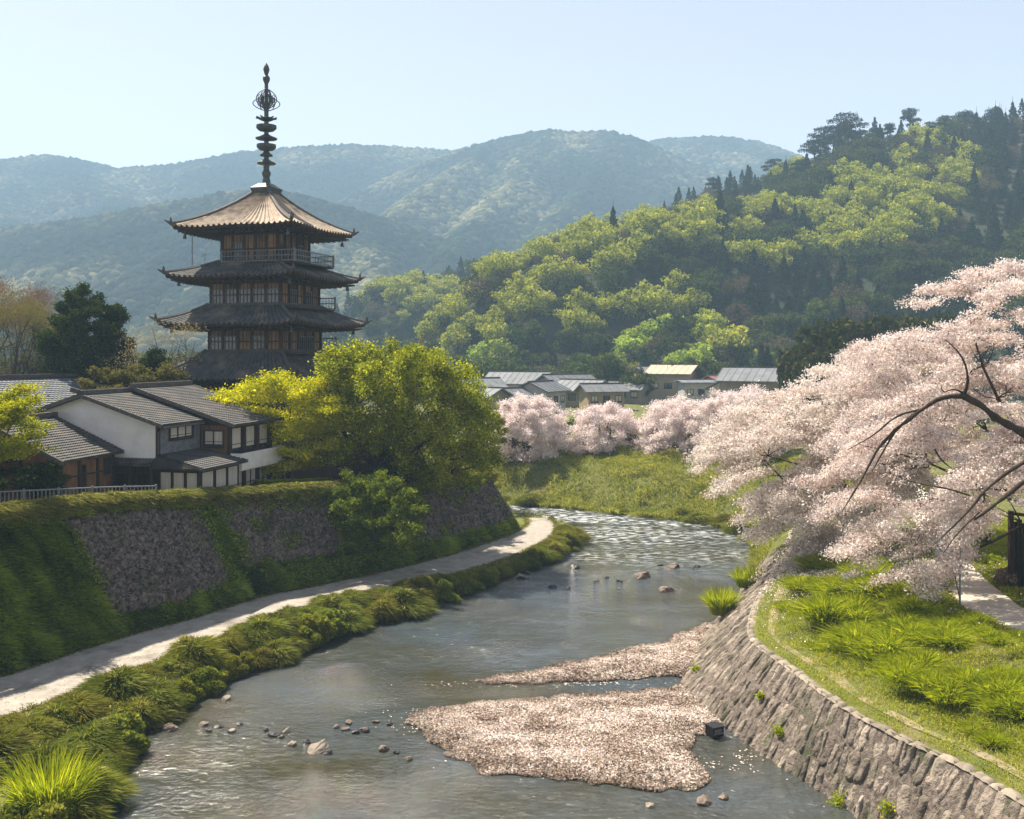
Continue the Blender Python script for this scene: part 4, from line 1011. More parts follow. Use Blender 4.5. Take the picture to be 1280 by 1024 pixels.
def left_slope_cover():
    rng = np.random.default_rng(8); n = 250000
    p = rng.uniform(.8, 10.15, n); t = rng.random(n)**.9 * 1.06 - .03
    # denser near the camera already by projection; thin far part
    keep = ~in_panels(p, np.clip(t,0,1), .0) ; p, t = p[keep], t[keep]
    P = BT(p, np.clip(t,0,1.0)); P[:, :2] += 0
    N_ = bt_normal(p); base = terrain(P[:,0], P[:,1]); P[:,2] = base + rng.random(len(p))**2*.22
    top = t > .9
    D = N_*.5 + rand_unit(len(p), rng)*.7; D[:,2] = np.abs(D[:,2])+.25; D /= np.linalg.norm(D,axis=1,keepdims=True)
    clump = fbm(P[:,0]*1.1+P[:,2], P[:,1]*1.1, 3)
    L = .2 + .4*clump + .15*top; tone = np.clip(clump*1.6-.4 + .25*rng.normal(size=len(p)) + .25*top, 0, 1)
    m = blademesh('slope_cover', P + N_*.35*clump[:,None]**2, D, L, .085, M['ivy'], tone, rng, .4)
    o = link('slope_cover', m); tag(o, kind='stuff')
    # shaggy overhanging rim of grass on the top edge
    n = 110000; p = rng.uniform(1.5, 10.6, n); t = 1 - np.abs(rng.normal(size=n))*.06 + .03
    P = BT(p, t); N_ = bt_normal(p); P[:,2] = plateau(P[:,1]) + .1 - np.clip(1-t-.03,0,1)*6 + rng.random(n)*.15
    w_ = (fbm(p*4, p*0, 3)); kp = rng.random(n) < w_*1.4; P=P[kp]; N_=N_[kp]; p = p[kp]
    P += N_*(.25+.5*fbm(p*3,p*0,2))[:,None]; P[:,2] += .25*fbm(p*5,p*0+4,2)
    D = N_*.5 + rand_unit(len(p), rng)*.6 + np.array([0,0,.6]); D /= np.linalg.norm(D,axis=1,keepdims=True)
    o = link('rim_grass', blademesh('rim_grass', P, D, .25+.45*rng.random(len(p)), .06, M['bank'], np.clip(.65+.3*rng.normal(size=len(p)),0,1), rng, .7)); tag(o, kind='stuff')
left_slope_cover()

def plateau_grass():
    rng = np.random.default_rng(18); n = 90000
    x = rng.uniform(-60, 5, n); y = rng.uniform(30, 110, n); m = inpoly(x, y, TLp); x, y = x[m], y[m]
    P = np.stack([x, y, terrain(x, y)], 1); D = rand_unit(len(x), rng)*.5+np.array([0,0,1]); D/=np.linalg.norm(D,axis=1,keepdims=True)
    tag(link('bank_top_grass', blademesh('bank_top_grass', P, D, .25+.2*rng.random(len(x)), .07, M['bank'], rng.random(len(x)), rng, .5)), kind='stuff')
    # strip between shoreline and path
    n = 60000; x = rng.uniform(-30, 7, n); y = rng.uniform(20, 96, n); m = inpoly(x,y,SLp) & ~inpoly(x,y,PRE+[(-400,200),(-400,-30)]); x, y = x[m], y[m]
    P = np.stack([x, y, terrain(x, y)], 1); D = rand_unit(len(x), rng)*.6+np.array([0,0,1]); D/=np.linalg.norm(D,axis=1,keepdims=True)
    tag(link('shore_grass', blademesh('shore_grass', P, D, .3+.3*rng.random(len(x)), .06, M['bank'], rng.random(len(x)), rng, .6)), kind='stuff')
plateau_grass()

# ------------------------------------------------------------------ gravel bars
def gravel(name, pts, npeb, hgt, seed, label_kind='stuff'):
    rng = np.random.default_rng(seed); poly = [onz(u, v, .12) for u, v in pts]; P = np.array(poly)
    # natural edge
    Pc = smoothline(list(P)+[P[0]], 120, 2); Pc[:, 0] += (fbm(Pc[:,1]*1.3, Pc[:,0], 3)-.5)*.7; Pc[:,1] += (fbm(Pc[:,0]*1.7+9, Pc[:,1], 3)-.5)*1.2
    lo, hi = Pc.min(0)-.6, Pc.max(0)+.6
    xs = np.arange(lo[0], hi[0], .2); ys = np.arange(lo[1], hi[1], .2); X, Y = np.meshgrid(xs, ys)
    def hz(X, Y):
        sh = X.shape; X = X.ravel(); Y = Y.ravel(); d, _ = segdist(X, Y, np.vstack([Pc, Pc[:1]])); ins = inpoly(X, Y, Pc)
        return np.where(ins, hgt*ss(d/1.6)*(.7+.6*fbm(X*.6, Y*.6, 3)) + .05*(fbm(X*2,Y*2,3)-.35), -d*.6).reshape(sh)
    Z = hz(X, Y); nx = len(xs); i = np.arange(nx-1); j = np.arange(len(ys)-1)[:,None]*nx
    b = link(name, npmesh(name, np.stack([X,Y,Z],-1), np.stack([j+i,j+i+1,j+nx+i+1,j+nx+i],-1).reshape(-1,4), M['sand'], smooth=True)); tag(b, kind='structure')
    q = lo + rng.random((npeb*3, 2))*(hi-lo); m = inpoly(q[:,0], q[:,1], Pc); q = q[m][:npeb]; z = hz(q[:,0], q[:,1])
    ok = z > -.01; q = q[ok]; z = z[ok]
    d, _ = segdist(q[:,0], q[:,1], np.vstack([Pc, Pc[:1]]))
    V, Fq = leafquads(np.column_stack([q, z+.03+.03*rng.random(len(q))]), .085, rng, .8, 1.2, .4)
    tone = np.clip(.62 + .25*rng.normal(size=len(q)) - .5*np.exp(-d/.3) + 1.0*(fbm(q[:,0]*.9,q[:,1]*1.3,4)-.5), 0, 1)
    m = npeb//40; ii = rng.choice(len(q), m, p=(np.exp(-d/.5)+.08)/(np.exp(-d/.5)+.08).sum()); c = np.column_stack([q[ii], z[ii]+.02]); sz = rng.uniform(.05,.14,(m,1)); U = np.array([(1,0,0),(0,1,0),(-1,0,0),(0,-1,0),(.1,.1,.7),(0,0,-.4)])
    O = c[:,None]+ (U[None]*rng.uniform(.6,1.1,(m,6,1)))*sz[:,None]; f = np.array([(0,1,4),(1,2,4),(2,3,4),(3,0,4)]); Fs = (f[None]+(np.arange(m)*6)[:,None,None]).reshape(-1,3)
    tag(link('bar_stones', npmesh('bar_stones', O.reshape(-1,3), Fs, M['rubble'], tone=np.repeat(rng.random(m),6))), kind='stuff')
    o = link('fallen_petals_and_pebbles', npmesh('fallen_petals_and_pebbles', V, Fq, M['pebble'], tone=np.repeat(tone,4))); tag(o, kind='stuff')
gravel('gravel_bar', [(506,892),(560,880),(640,872),(720,866),(800,862),(845,856),(858,848),(885,870),(915,893),(905,915),(870,915),(862,935),(872,955),(898,974),(840,985),(760,976),(700,972),(610,962),(575,948),(540,925)], 170000, .17, 31)
gravel('gravel_bar', [(588,851),(640,839),(740,821),(830,800),(874,780),(905,770),(900,830),(862,842),(800,846),(740,848),(650,853)], 80000, .18, 32)

# ------------------------------------------------------------------ rocks
def rock_mesh(name, seed, sx, sy, sz, mat=None, sub=3):
    import bmesh
    rng = np.random.default_rng(seed); bm = bmesh.new(); bmesh.ops.create_icosphere(bm, subdivisions=sub, radius=1)
    pl = rand_unit(11, rng); dd = rng.uniform(.42,.85,11)
    for v in bm.verts:
        c = np.array(v.co)
        for n_, d_ in zip(pl, dd):
            k = c@n_ - d_
            if k > 0: c = c - n_*k*.85
        c += (fbm(np.array([c[0]*2.5+seed]), np.array([c[1]*2.5+c[2]*3]), 4)[0]-.5)*.6*c
        v.co = (c[0]*sx, c[1]*sy, c[2]*sz)
    me = bpy.data.meshes.new(name); bm.to_mesh(me); bm.free(); me.materials.append(mat or M['rock']); return me
M['palerock'] = surf('pale_rock', (.16,.13,.10), (.34,.29,.23), 2.5, .85, .7, 14, dist=.03)
M['blackrock'] = surf('dark_wet_rock', (.02,.018,.018), (.07,.06,.055), 2.5, .35, .5, 14, dist=.03)
rocks = [
 (198,906,15,'rock','flat brown rock against the left bank below the round grassy shrubs'),(213,911,12,'rock','brown rock at the tip of the small cluster by the left bank'),
 (203,898,9,'palerock','small pale rock in the cluster touching the left bank'),(254,905,7,'rock','little brown rock just off the left bank cluster'),
 (273,907,8,'blackrock','small black rock between the left bank cluster and the mid-river stones'),(289,913,6,'palerock','tiny pale stone right of the small black rock'),
 (343,917,10,'blackrock','dark rock at the left end of the mid-river stone group'),(359,914,6,'palerock','tiny pale stone behind the pale slanted rock'),
 (365,930,9,'palerock','low pale stone just left of the slanted rock'),(395,936,19,'palerock','slanted pale-topped rock, largest stone in the near river'),
 (432,911,7,'rock','left stone of the mud-brown pair before the gravel bar'),(437,903,7,'rock','rear stone of the small brown group before the gravel bar'),(456,913,8,'rock','right stone of the mud-brown pair before the gravel bar'),
 (481,936,9,'rock','brown stone nearest the left tip of the gravel bar'),(487,904,7,'blackrock','dark stone off the left tip of the gravel bar'),
 (510,948,6,'rock','small brown stone below the left tip of the gravel bar'),(283,873,7,'palerock','pinkish stone at the foot of the left bank shrubs'),
 (803,721,13,'rock','rounded brown boulder, middle of the three in the upstream river'),(833,737,11,'rock','rounded boulder nearest the right wall upstream'),
 (840,708,11,'rock','farthest rounded brown boulder upstream, before the glitter'),(774,726,7,'blackrock','small dark stone left of the middle boulder'),
 (692,733,7,'blackrock','small dark stone closest to the left bank upstream'),(718,709,8,'blackrock','dark stone just off the tip of the left bank shrubs'),
 (711,735,4,'rock','tiny red-brown stone right of the small dark stone upstream'),(870,708,5,'blackrock','thin dark stone right of the farthest boulder'),(746,727,5,'rock','tiny brown stone between the boulders and the left bank'),
 (683,651,15,'blackrock','dark flat boulder at the far end of the riverside path'),(880,1001,14,'rock','low mud-brown stone below the right tip of the gravel bar'),(905,996,9,'rock','flat brown stone nearest the wall below the gravel bar'),
 (813,1006,7,'palerock','small tan stone in open water below the gravel bar'),(560,943,7,'rock','dark stone on the lower left edge of the gravel bar'),
 (651,722,9,'blackrock','wet black rock under the shrubs where the left bank curves'), (225,898,6,'blackrock','small black rock highest of those right of the left bank cluster'),(332,912,5,'blackrock','tiny black rock left of the mid-river group'),
 (352,921,5,'rock','tiny brown rock between the dark and pale stones mid-river'),(408,940,8,'blackrock','dark rock touching the right side of the slanted rock'),(384,927,6,'blackrock','small dark rock just behind the slanted rock'),
 (445,915,6,'blackrock','dark rock between the mud-brown pair'),(420,908,5,'rock','tiny brown rock left of the mud-brown pair'),(470,902,5,'rock','tiny brown rock behind the dark stone off the bar tip'),
 (495,940,5,'blackrock','tiny dark rock between the near brown stone and the bar'),(262,913,5,'rock','tiny brown rock in front of the small black rock'),(300,905,5,'blackrock','tiny black rock midway between bank cluster and mid-river group'),
 (660,716,6,'blackrock','black rock at the foot of the shrubs upstream of the wet black rock'),(826,706,5,'blackrock','tiny dark rock left of the farthest boulder'),(758,722,4,'blackrock','tiny dark rock beside the small dark stone left of the middle boulder'),
]
for i, (u, v, w, mt, lab) in enumerate(rocks):
    if not w: continue
    z = .05 if u != 683 else .5; x, y = onz(u, v, z); s = w/F*y
    o = link('river_rock', rock_mesh('river_rock', 100+i, s, s*.9, s*.6, M[mt]), loc=(x, y, z-s*.06)); o.rotation_euler = (0,0,i*1.3)
    if 'slanted' in lab: o.rotation_euler = (.1,-.45,.2)
    tag(o, lab, 'rock', 'rocks in the river')
x, y = onz(1100, 1012, 1.0)
cpos = WS(np.array(np.interp(34.3, [22, 34.3], [0, 12.6])), np.array(.25))
pl_ = link('pale_stone', rock_mesh('pale_stone', 300, .22, .5, .28, surf('whitewashed_stone', (.6,.58,.55), (.75,.73,.7), 3, .7)), loc=(12.6, 34.4, .95)); pl_.rotation_euler = (0,.75,.2)
tag(pl_, 'smooth white stone set low in the sloping wall at the bottom of the picture', 'stone')
# drain outlet
x, y = onz(897, 917, .1); e = empty('drain_outlet', (x-.1, y-.1, .05), R(25), 'black drain box at the foot of the right stone wall beside the gravel bar', 'drain'); e.scale = (.8,.8,.75)
b = MB(); b.box(-.33,.33,-.25,.45,0,.1); b.box(-.33,-.25,-.25,.45,.1,.5); b.box(.25,.33,-.25,.45,.1,.5); b.box(-.36,.36,-.3,.45,.5,.58); b.box(-.33,.33,.3,.45,0,.5); b.build('housing', M['black'], e)
b = MB(); b.box(-.24,.24,-.2,-.17,.12,.42); b.bar((-.3,-.28,.2),(.3,-.28,.2),.05); b.build('flap', M['metal'], e)

# ------------------------------------------------------------------ shrubs
def mound_mesh(name, seed, n, leaf, L=.35, w=.035, size=.09, kind='grass', flat=.75):
    """unit-radius bushy mound of blades or leaves"""
    rng = np.random.default_rng(seed)
    U = rand_unit(n, rng); U[:,2] = np.abs(U[:,2])*1.1-.1
    nb = 16; cb = rand_unit(nb, rng); cb[:,2] = np.abs(cb[:,2]); near = np.max((U@cb.T)*rng.uniform(.9,1.05,nb), axis=1)
    r = .55 + .5*near**9; P = U*np.array([1,1,flat])*(r*rng.random(n)**.12)[:,None]
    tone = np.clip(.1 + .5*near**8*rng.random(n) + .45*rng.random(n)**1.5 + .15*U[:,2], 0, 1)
    if kind == 'grass':
        D = U*.8 + rand_unit(n, rng)*.35 + np.array([0,0,.35]); D /= np.linalg.norm(D,axis=1,keepdims=True)
        return blademesh(name, P*.8, D, L*(.6+.8*rng.random(n)), w, leaf, tone, rng, .55)
    V, Fq = leafquads(P, size, rng, .65); return npmesh(name, V, Fq, leaf, tone=np.repeat(tone,4))
ORD = ['first','second','third','fourth','fifth','sixth','seventh','eighth','ninth','tenth','eleventh','twelfth','thirteenth','fourteenth','fifteenth','sixteenth','seventeenth','eighteenth','nineteenth','twentieth']
def ordinal(k):
    return ORD[k] if k < 20 else {2:'twenty',3:'thirty',4:'forty',5:'fifty',6:'sixty'}[(k+1)//10] + ('' if (k+1)%10 == 0 else '-'+ORD[(k+1)%10-1])
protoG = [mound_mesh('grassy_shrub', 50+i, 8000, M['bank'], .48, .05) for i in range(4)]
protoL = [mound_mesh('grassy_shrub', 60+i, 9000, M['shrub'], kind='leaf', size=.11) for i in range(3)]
def shore_shrubs():
    rng = np.random.default_rng(77)
    S_ = smoothline(SL[2:15], 600, 1); L = np.r_[0, np.cumsum(np.linalg.norm(np.diff(S_,axis=0),axis=1))]
    PR = np.array(PRE)
    for row in (0, 1):
        s = 1.0 + row*.8; k = 0
        while s < L[-1]-9:
            i = np.searchsorted(L, s); p = S_[i]; d = S_[min(i+3,599)]-S_[max(i-3,0)]; d /= np.linalg.norm(d); nrm = np.array([-d[1], d[0]])
            dist, _ = segdist(np.array([p[0]]), np.array([p[1]]), PR); W = dist[0]
            r = rng.uniform(.75, 1.5) * (.9 if row else 1.0) * (1 if p[1] > 40 else 1.1)
            off = (.35 + rng.random()*.3) if row == 0 else W*.6
            if row == 1: r = min(r, max(.5, W*.36))
            r = min(r, W*.55)
            if p[1] > 84: r *= .8
            q = p + nrm*off
            me = (protoG + protoL)[rng.integers(0, 7)] if row == 0 else protoG[rng.integers(0, 4)]
            z = float(terrain(q[:1], q[1:2])[0])
            where = 'water-edge' if row == 0 else 'path-side'
            lab = f"{where} grassy shrub on the left bank, {ordinal(k)} one counting upstream from the picture's bottom"
            o = link('grassy_shrub', me, loc=(q[0], q[1], z-.05)); o.scale = (r, r*rng.uniform(.9,1.2), r*rng.uniform(.85,1.15)); o.rotation_euler = (0,0,rng.random()*6.28)
            tag(o, lab, 'shrub', 'grassy shrubs between path and river'); k += 1
            s += r*rng.uniform(.95,1.35)
    # rounded dark shrub
shore_shrubs()
def sword_clump(loc, n, L, label, mat, spread=.5, seed=1, w=.05):
    rng = np.random.default_rng(seed); segs = 6; Vs=[]; 
    a = rng.random(n)*2*np.pi; r = spread*np.sqrt(rng.random(n)); root = np.stack([np.cos(a)*r, np.sin(a)*r, 0*a],1)
    lean = .15+.55*rng.random(n)*(.4+r/spread); a2 = a + rng.normal(size=n)*.5; Ln = L*(.6+.5*rng.random(n))
    t = np.linspace(0,1,segs)[None,:]
    X = root[:,0:1] + np.cos(a2)[:,None]*lean[:,None]*Ln[:,None]*t**1.8; Y = root[:,1:2] + np.sin(a2)[:,None]*lean[:,None]*Ln[:,None]*t**1.8
    Z = Ln[:,None]*(t - lean[:,None]**2*.6*t**2.4)
    sa = rng.random(n)*np.pi; W = w*(1-t**3)*.5+.002
    sx = np.cos(sa)[:,None]*W; sy = np.sin(sa)[:,None]*W
    V = np.stack([np.stack([X-sx,Y-sy,Z],-1), np.stack([X+sx,Y+sy,Z],-1)],2)  # n,segs,2,3
    b = (np.arange(n)*segs*2)[:,None]; k = np.arange(segs-1)[None,:]*2
    Fq = np.stack([b+k, b+k+1, b+k+3, b+k+2],-1).reshape(-1,4)
    o = link('grass_clump', npmesh('grass_clump', V.reshape(-1,3), Fq, mat, tone=np.repeat(np.clip(.5+.3*rng.normal(size=n),0,1), segs*2)), loc=loc)
    return tag(o, label, 'grass clump')
x, y = onz(62, 1010, .5); sword_clump((x, y, .35), 900, 1.9, 'tall bright green sword-leaved clump in the bottom left corner', M['tuft'], .95, 1, .05)
x, y = onz(895, 765, 1.0); sword_clump((x+.3, y, .9), 900, 1.5, 'bright tall grass clump growing at the foot of the right wall upstream', M['tuft'], .6, 2, .05)
x, y = onz(935, 725, 1.6); sword_clump((x, y, 1.2), 700, 1.3, 'grass clump leaning over the far end of the right stone wall', M['tuft'], .7, 3, .05)
for i, (u, v, r, lab) in enumerate([(22,1020,.9,'low yellow-green leafy shrub in front of the sword-leaved clump'),(-10,960,1.0,'grassy shrub at the left edge behind the sword-leaved clump'),(62,955,1.2,'broad grassy shrub directly behind the sword-leaved clump'),(110,930,1.2,'rounded grassy shrub right behind the sword-leaved clump at the water'),(10,905,.7,'small grassy shrub beside the petal-strewn verge at the left edge')]):
    x, y = onz(u, v, .8); o = link('grassy_shrub', protoG[i%4] if i else protoL[0], loc=(x, y, .6)); o.scale = (r,r,r*.85); tag(o, lab, 'shrub')

# ------------------------------------------------------------------ right bank grass
def right_grass():
    rng = np.random.default_rng(12); n = 460000
    x = rng.uniform(10.5, 34, n); y = 24 + 62*rng.random(n)**1.25
    dC, _ = segdist(x, y, CR[:16]); m = inpoly(x, y, CRp) & (dC > .32)
    path = P2L + P2R[::-1]; m &= ~inpoly(x, y, np.array(path)); x, y, dC = x[m], y[m], dC[m]
    cl = fbm(x*.9, y*.9, 3); trail = np.exp(-((dC-1.0-.5*fbm(y*.3,x*0,2))/.45)**2)
    k = rng.random(len(x)) < (1 - .55*trail) * np.clip(cl*1.8, .15, 1); x, y, dC, cl, trail = x[k], y[k], dC[k], cl[k], trail[k]
    P = np.stack([x, y, terrain(x, y)], 1); D = rand_unit(len(x), rng)*.55+np.array([0,0,1]); D/=np.linalg.norm(D,axis=1,keepdims=True)
    L = (.16+.55*cl**1.5*rng.random(len(x))) * np.clip(dC/1.5, .35, 1)
    tone = np.clip(.3+.5*cl + .22*rng.normal(size=len(x)) + .35*trail, 0, 1)
    tag(link('bank_grass', blademesh('bank_grass', P, D, L, .04, M['grass'], tone, rng, .6)), kind='stuff')
right_grass()
def tussock_mesh(name, seed, n, mat, L, w):
    rng = np.random.default_rng(seed); nb = 9; c = rng.normal(size=(nb,2))*.45; k = rng.integers(0, nb, n); hb = rng.uniform(.55,1.1,nb)
    off = rng.normal(size=(n,2))*.17; P = np.column_stack([c[k]+off, np.zeros(n)])
    D = np.column_stack([off*2.0 + rng.normal(size=(n,2))*.16 + c[k]*.25, np.ones(n)]); D /= np.linalg.norm(D,axis=1,keepdims=True)
    return blademesh(name, P, D, L*hb[k]*rng.uniform(.5,1.05,n), w, mat, np.clip(rng.normal(size=n)*.28+.5,0,1), rng, .35)
protoT = [tussock_mesh('grass_tussock', 80+i, 6500, M['tuft'], .95, .04) for i in range(5)]
tuss = [(1105,815,1.3),(1050,775,1.2),(1130,790,1.1),(1065,745,1.2),(1180,800,1.0),(1160,765,1.0),(1020,740,1.0),(1010,700,1.1),(1045,712,1.2),(1085,722,1.1),(1085,690,1.1),(1050,680,1.0),(1040,655,1.0),(1235,865,1.0),(1195,868,.9),(1278,890,.9),(1135,840,1.0),(1070,800,.9),(1000,765,.6),(1215,785,.7),(1250,800,.6),(1240,925,.5),(1120,745,1.1),(990,690,.7),(1065,660,.9),(1155,730,.8),(1265,845,.5),(1030,810,.5)]
for i, (u, v, r) in enumerate(sorted(tuss, key=lambda q: -q[1])):
    Y = 45.
    for _ in range(12):
        x = (u-640)/F*Y; z = float(terrain(np.array([x]), np.array([Y]))[0]); Y = Y*.5 + .5*(CZ-z)*F/(v-H0)
    o = link('grass_tussock', protoT[i%5], loc=(x, Y, z-.08)); o.scale = (r*1.15, r*1.15, r*(1.0+.45*random.random())); o.rotation_euler = (0,0,i*1.7)
    tag(o, f"bright green grass tussock on the right bank, {(ORD+['twenty-first','twenty-second','twenty-third','twenty-fourth','twenty-fifth','twenty-sixth','twenty-seventh','twenty-eighth'])[i]} counting up from the bottom edge", 'grass tussock', 'tussocks on the right bank')

SKL = np.array(CR[:16]); 
def worn_strip():
    P = smoothline(CR[:15], 200, 2); T_ = np.gradient(P, axis=0); T_ /= np.linalg.norm(T_, axis=1, keepdims=True); Nn = np.stack([T_[:,1], -T_[:,0]], -1)
    w1 = .75+.3*fbm(np.arange(200)/9., np.zeros(200), 3); w2 = w1+.05+.5*fbm(np.arange(200)/7.+50, np.zeros(200), 3)
    A = P+Nn*w1[:,None]; B = P+Nn*w2[:,None]; t = np.linspace(0,1,5)[None,:,None]; G = A[:,None]*(1-t)+B[:,None]*t; Z = terrain(G[...,0], G[...,1])+.03
    i = np.arange(4); j = np.arange(199)[:,None]*5
    o = link('worn_path', npmesh('worn_path', np.concatenate([G, Z[...,None]],-1), np.stack([j+i,j+i+1,j+5+i+1,j+5+i],-1).reshape(-1,4), M['earth'], smooth=True)); o['kind'] = 'structure'
M['earth'] = surf('dry_earth', (.2,.155,.10), (.36,.29,.2), 3, .95, .6, 20, c3=(.13,.14,.04), c3scale=1.2, c3lo=.45, c3hi=.6)
worn_strip()
def far_bank():
    rng = np.random.default_rng(14); n = 260000
    x = rng.uniform(-30, 34, n); y = rng.uniform(66, 128, n)
    dC, _ = segdist(x, y, CR); dB, _ = segdist(x, y, BR); inC = inpoly(x, y, CRp); inB = inpoly(x, y, BRp)
    m = (inB & ~inC) | (inC & (dC < 7)); m &= (y > 72); x, y = x[m], y[m]
    cl = fbm(x*.45, y*.45, 4); k = rng.random(len(x)) < np.clip(cl*2-.15, .2, 1); x, y, cl = x[k], y[k], cl[k]
    P = np.stack([x, y, terrain(x, y)], 1); D = rand_unit(len(x), rng)*.6+np.array([0,0,1]); D/=np.linalg.norm(D,axis=1,keepdims=True)
    tone = np.clip(.05+.95*cl+.2*rng.normal(size=len(x)), 0, 1)
    tag(link('far_bank_grass', blademesh('far_bank_grass', P, D, .3+1.3*cl**2, .1, M['far_grass'], tone, rng, .5)), kind='stuff')
    # dark understorey along the foot of the cherry row
    for i, (u, r) in enumerate([(628,1.2),(650,1.6),(675,1.9),(700,.9),(735,1.3),(760,1.9),(785,1.6),(810,1.3),(835,1.8),(862,1.6),(890,1.7)]):
        Y = 116.; X = (u-640)/F*Y; z = float(terrain(np.array([X]), np.array([Y]))[0])
        o = link('shrub', protoL[i%3], loc=(X, Y, z-.1)); o.scale = (r, r, r*.9); tag(o, f"dark green shrub beneath the row of far cherry trees, {ORD[i]} from the left", 'shrub', 'shrubs under the far cherries')
    for i in range(26):
        Y = 128 + (i*7)%42; u = 610 + i*14.6; X = (u-640)/F*Y; z = float(terrain(np.array([X]), np.array([Y]))[0]); r = random.uniform(1.4,2.6)
        o = link('bush', protoL[i%3], loc=(X, Y, z-.2)); o.scale = (r*1.2, r*1.2, r); o.rotation_euler = (0,0,i); tag(o, 'round green bush between the far cherry row and the village houses', 'bush', 'bushes in front of the far village')
    # clumps at the far water line
    for i in range(16):
        j = 14 + (i*.52); p = np.array([np.interp(j, np.arange(len(BR)), np.array(BR)[:,k]) for k in (0,1)])
        z = float(terrain(p[:1], p[1:2]+1.2)[0]); r = random.uniform(.8,1.6)
        o = link('reed_clump', protoG[i%4], loc=(p[0]+random.uniform(.4,1.4), p[1]+random.uniform(.6,1.6), z-.1)); o.scale = (r,r,r*.8)
        tag(o, 'grassy clump at the waterline of the far bank below the cherry row', 'grass clump', 'clumps along the far waterline')
far_bank()

# ------------------------------------------------------------------ right side: shed fence, sapling, dead bush
def right_fence():
    e = empty('board_fence', (24.6, 49.0, 4.3), 0, 'tall black weathered board fence with rusty orange beam at the right edge', 'fence')
    b = MB(); rng = np.random.default_rng(2)
    A = np.array([0.,0.]); B = np.array([4.2,-5.5]); L = np.linalg.norm(B-A); d = (B-A)/L
    for i in range(int(L/.2)):
        t = i*.2; b.bar((d[0]*t,d[1]*t,-.4),(d[0]*t,d[1]*t,3.3+rng.random()*.25),.17,.05)
    b.build('boards', M['black'], e)
    for t in (0, 2.2, 4.4, 6.6):
        b = MB(); b.bar((d[0]*t-.1,d[1]*t-.1,-.4),(d[0]*t-.1,d[1]*t-.1,3.9),.2); b.build('post', M['darkwood'], e)
    b = MB(); b.bar((d[0]*.6,d[1]*.6-.25,3.1),(d[0]*6,d[1]*6-.25,4.6),.35,.4); b.build('beam', M['orange'], e)
    b = MB(); b.bar((0,0,3.75),(d[0]*L,d[1]*L,3.75),.3,.12); b.build('rail', M['darkwood'], e)
right_fence()
def footed(u, v, guess=45.):
    Y = guess
    for _ in range(14):
        x = (u-640)/F*Y; z = float(terrain(np.array([x]), np.array([Y]))[0]); Y = Y*.5+.5*(CZ-z)*F/(v-H0)
    return x, Y, z
x, y, z = footed(1200, 762); e = empty('pole', (x, y, z), 0, 'slim grey pole with a leaning thin stake beside the footpath', 'pole')
b = MB(); b.tube([(0,0,-.2),(0,0,1),(.02,0,2.9)], [.05,.04,.03], 7); b.build('shaft', M['metal'], e)
b = MB(); b.tube([(0,0,.4),(-.12,0,1.0),(-.26,.05,1.75)], [.03,.025,.02], 6); b.build('stake', M['barkgrey'], e)
b = MB(); b.box(-.12,.12,-.12,.12,-.1,.04); b.build('foot_block', M['coping'], e)
for i, (u, v, r, mt, lab) in enumerate([(1262,715,1.15,'dry','dry brown leafless shrub at the foot of the black fence'),(1278,700,.9,'evergreen','dark green shrub against the black fence'),(1240,690,.8,'tuft','bright green clump between the footpath and the black fence')]):
    x, y, z = footed(u, v+15, 48); o = link('shrub', mound_mesh('shrub', 90+i, 6000, M[mt], kind='leaf', size=.09, flat=.9) , loc=(x,y,z-.1)); o.scale=(r,r,r); tag(o, lab, 'shrub')

# ------------------------------------------------------------------ trees of the left bank
gz = lambda x, y: float(terrain(np.array([x]), np.array([y]))[0])
def base_at(u, Y): x = (u-640)/F*Y; return (x, Y, gz(x, Y))
shape_tree('willow_tree', [(405,560),(402,520),(404,475),(402,445),(428,428),(480,422),(515,430),(560,445),(592,462),(603,490),(618,520),(624,545),(615,572),(590,588),(545,596),(500,585),(470,560),(440,575),(410,575)],
           75, 4.2, base_at(447, 75), 2000, 66, (.25,.25,.28), .16, M['bark'], M['willow'], 'large spreading green tree with dark forked limbs behind the left bank wall', r0=.42, nl=18, fork=.3, stretch=.4, seed=3, edge=70, twigs=110, droop=.3, sub=8, Lp=.8, dz=-.1)
shape_tree('maple_tree', [(268,492),(300,480),(335,468),(352,466),(372,480),(410,478),(400,492),(430,500),(428,520),(440,530),(415,548),(425,565),(400,580),(370,592),(330,590),(318,560),(330,530),(290,515)],
           73.2, 2.4, base_at(360, 73.2), 900, 90, (.36,.36,.1), .15, M['bark'], M['yellow'], 'vivid yellow-leaved tree between the two-storey house and the pagoda', r0=.2, nl=14, fork=.35, stretch=.35, seed=4, edge=40, twigs=60, up=.8)
shape_tree('maple_tree', [(-60,500),(-20,492),(20,492),(52,505),(40,520),(55,540),(35,552),(38,568),(5,572),(-30,575),(-70,560)],
           54, 1.8, base_at(-15, 54), 330, 100, (.28,.28,.09), .13, M['bark'], M['lime'], 'yellow-green tree at the left edge in front of the outbuilding', r0=.16, nl=10, fork=.5, stretch=.3, seed=5, edge=30, twigs=40, up=.6)
shape_tree('evergreen_tree', [(97,360),(112,362),(120,378),(142,380),(148,398),(140,412),(155,425),(162,448),(148,468),(140,488),(110,498),(75,492),(60,462),(72,445),(55,432),(72,405),(82,380)],
           86, 3.4, base_at(108, 86), 1300, 80, (.22,.22,.2), .2, M['bark'], M['evergreen'], 'dense dark evergreen tree rising behind the house on the left', r0=.3, nl=8, fork=.3, seed=6, edge=32, twigs=16, sub=5, Lp=.35, dz=.0)
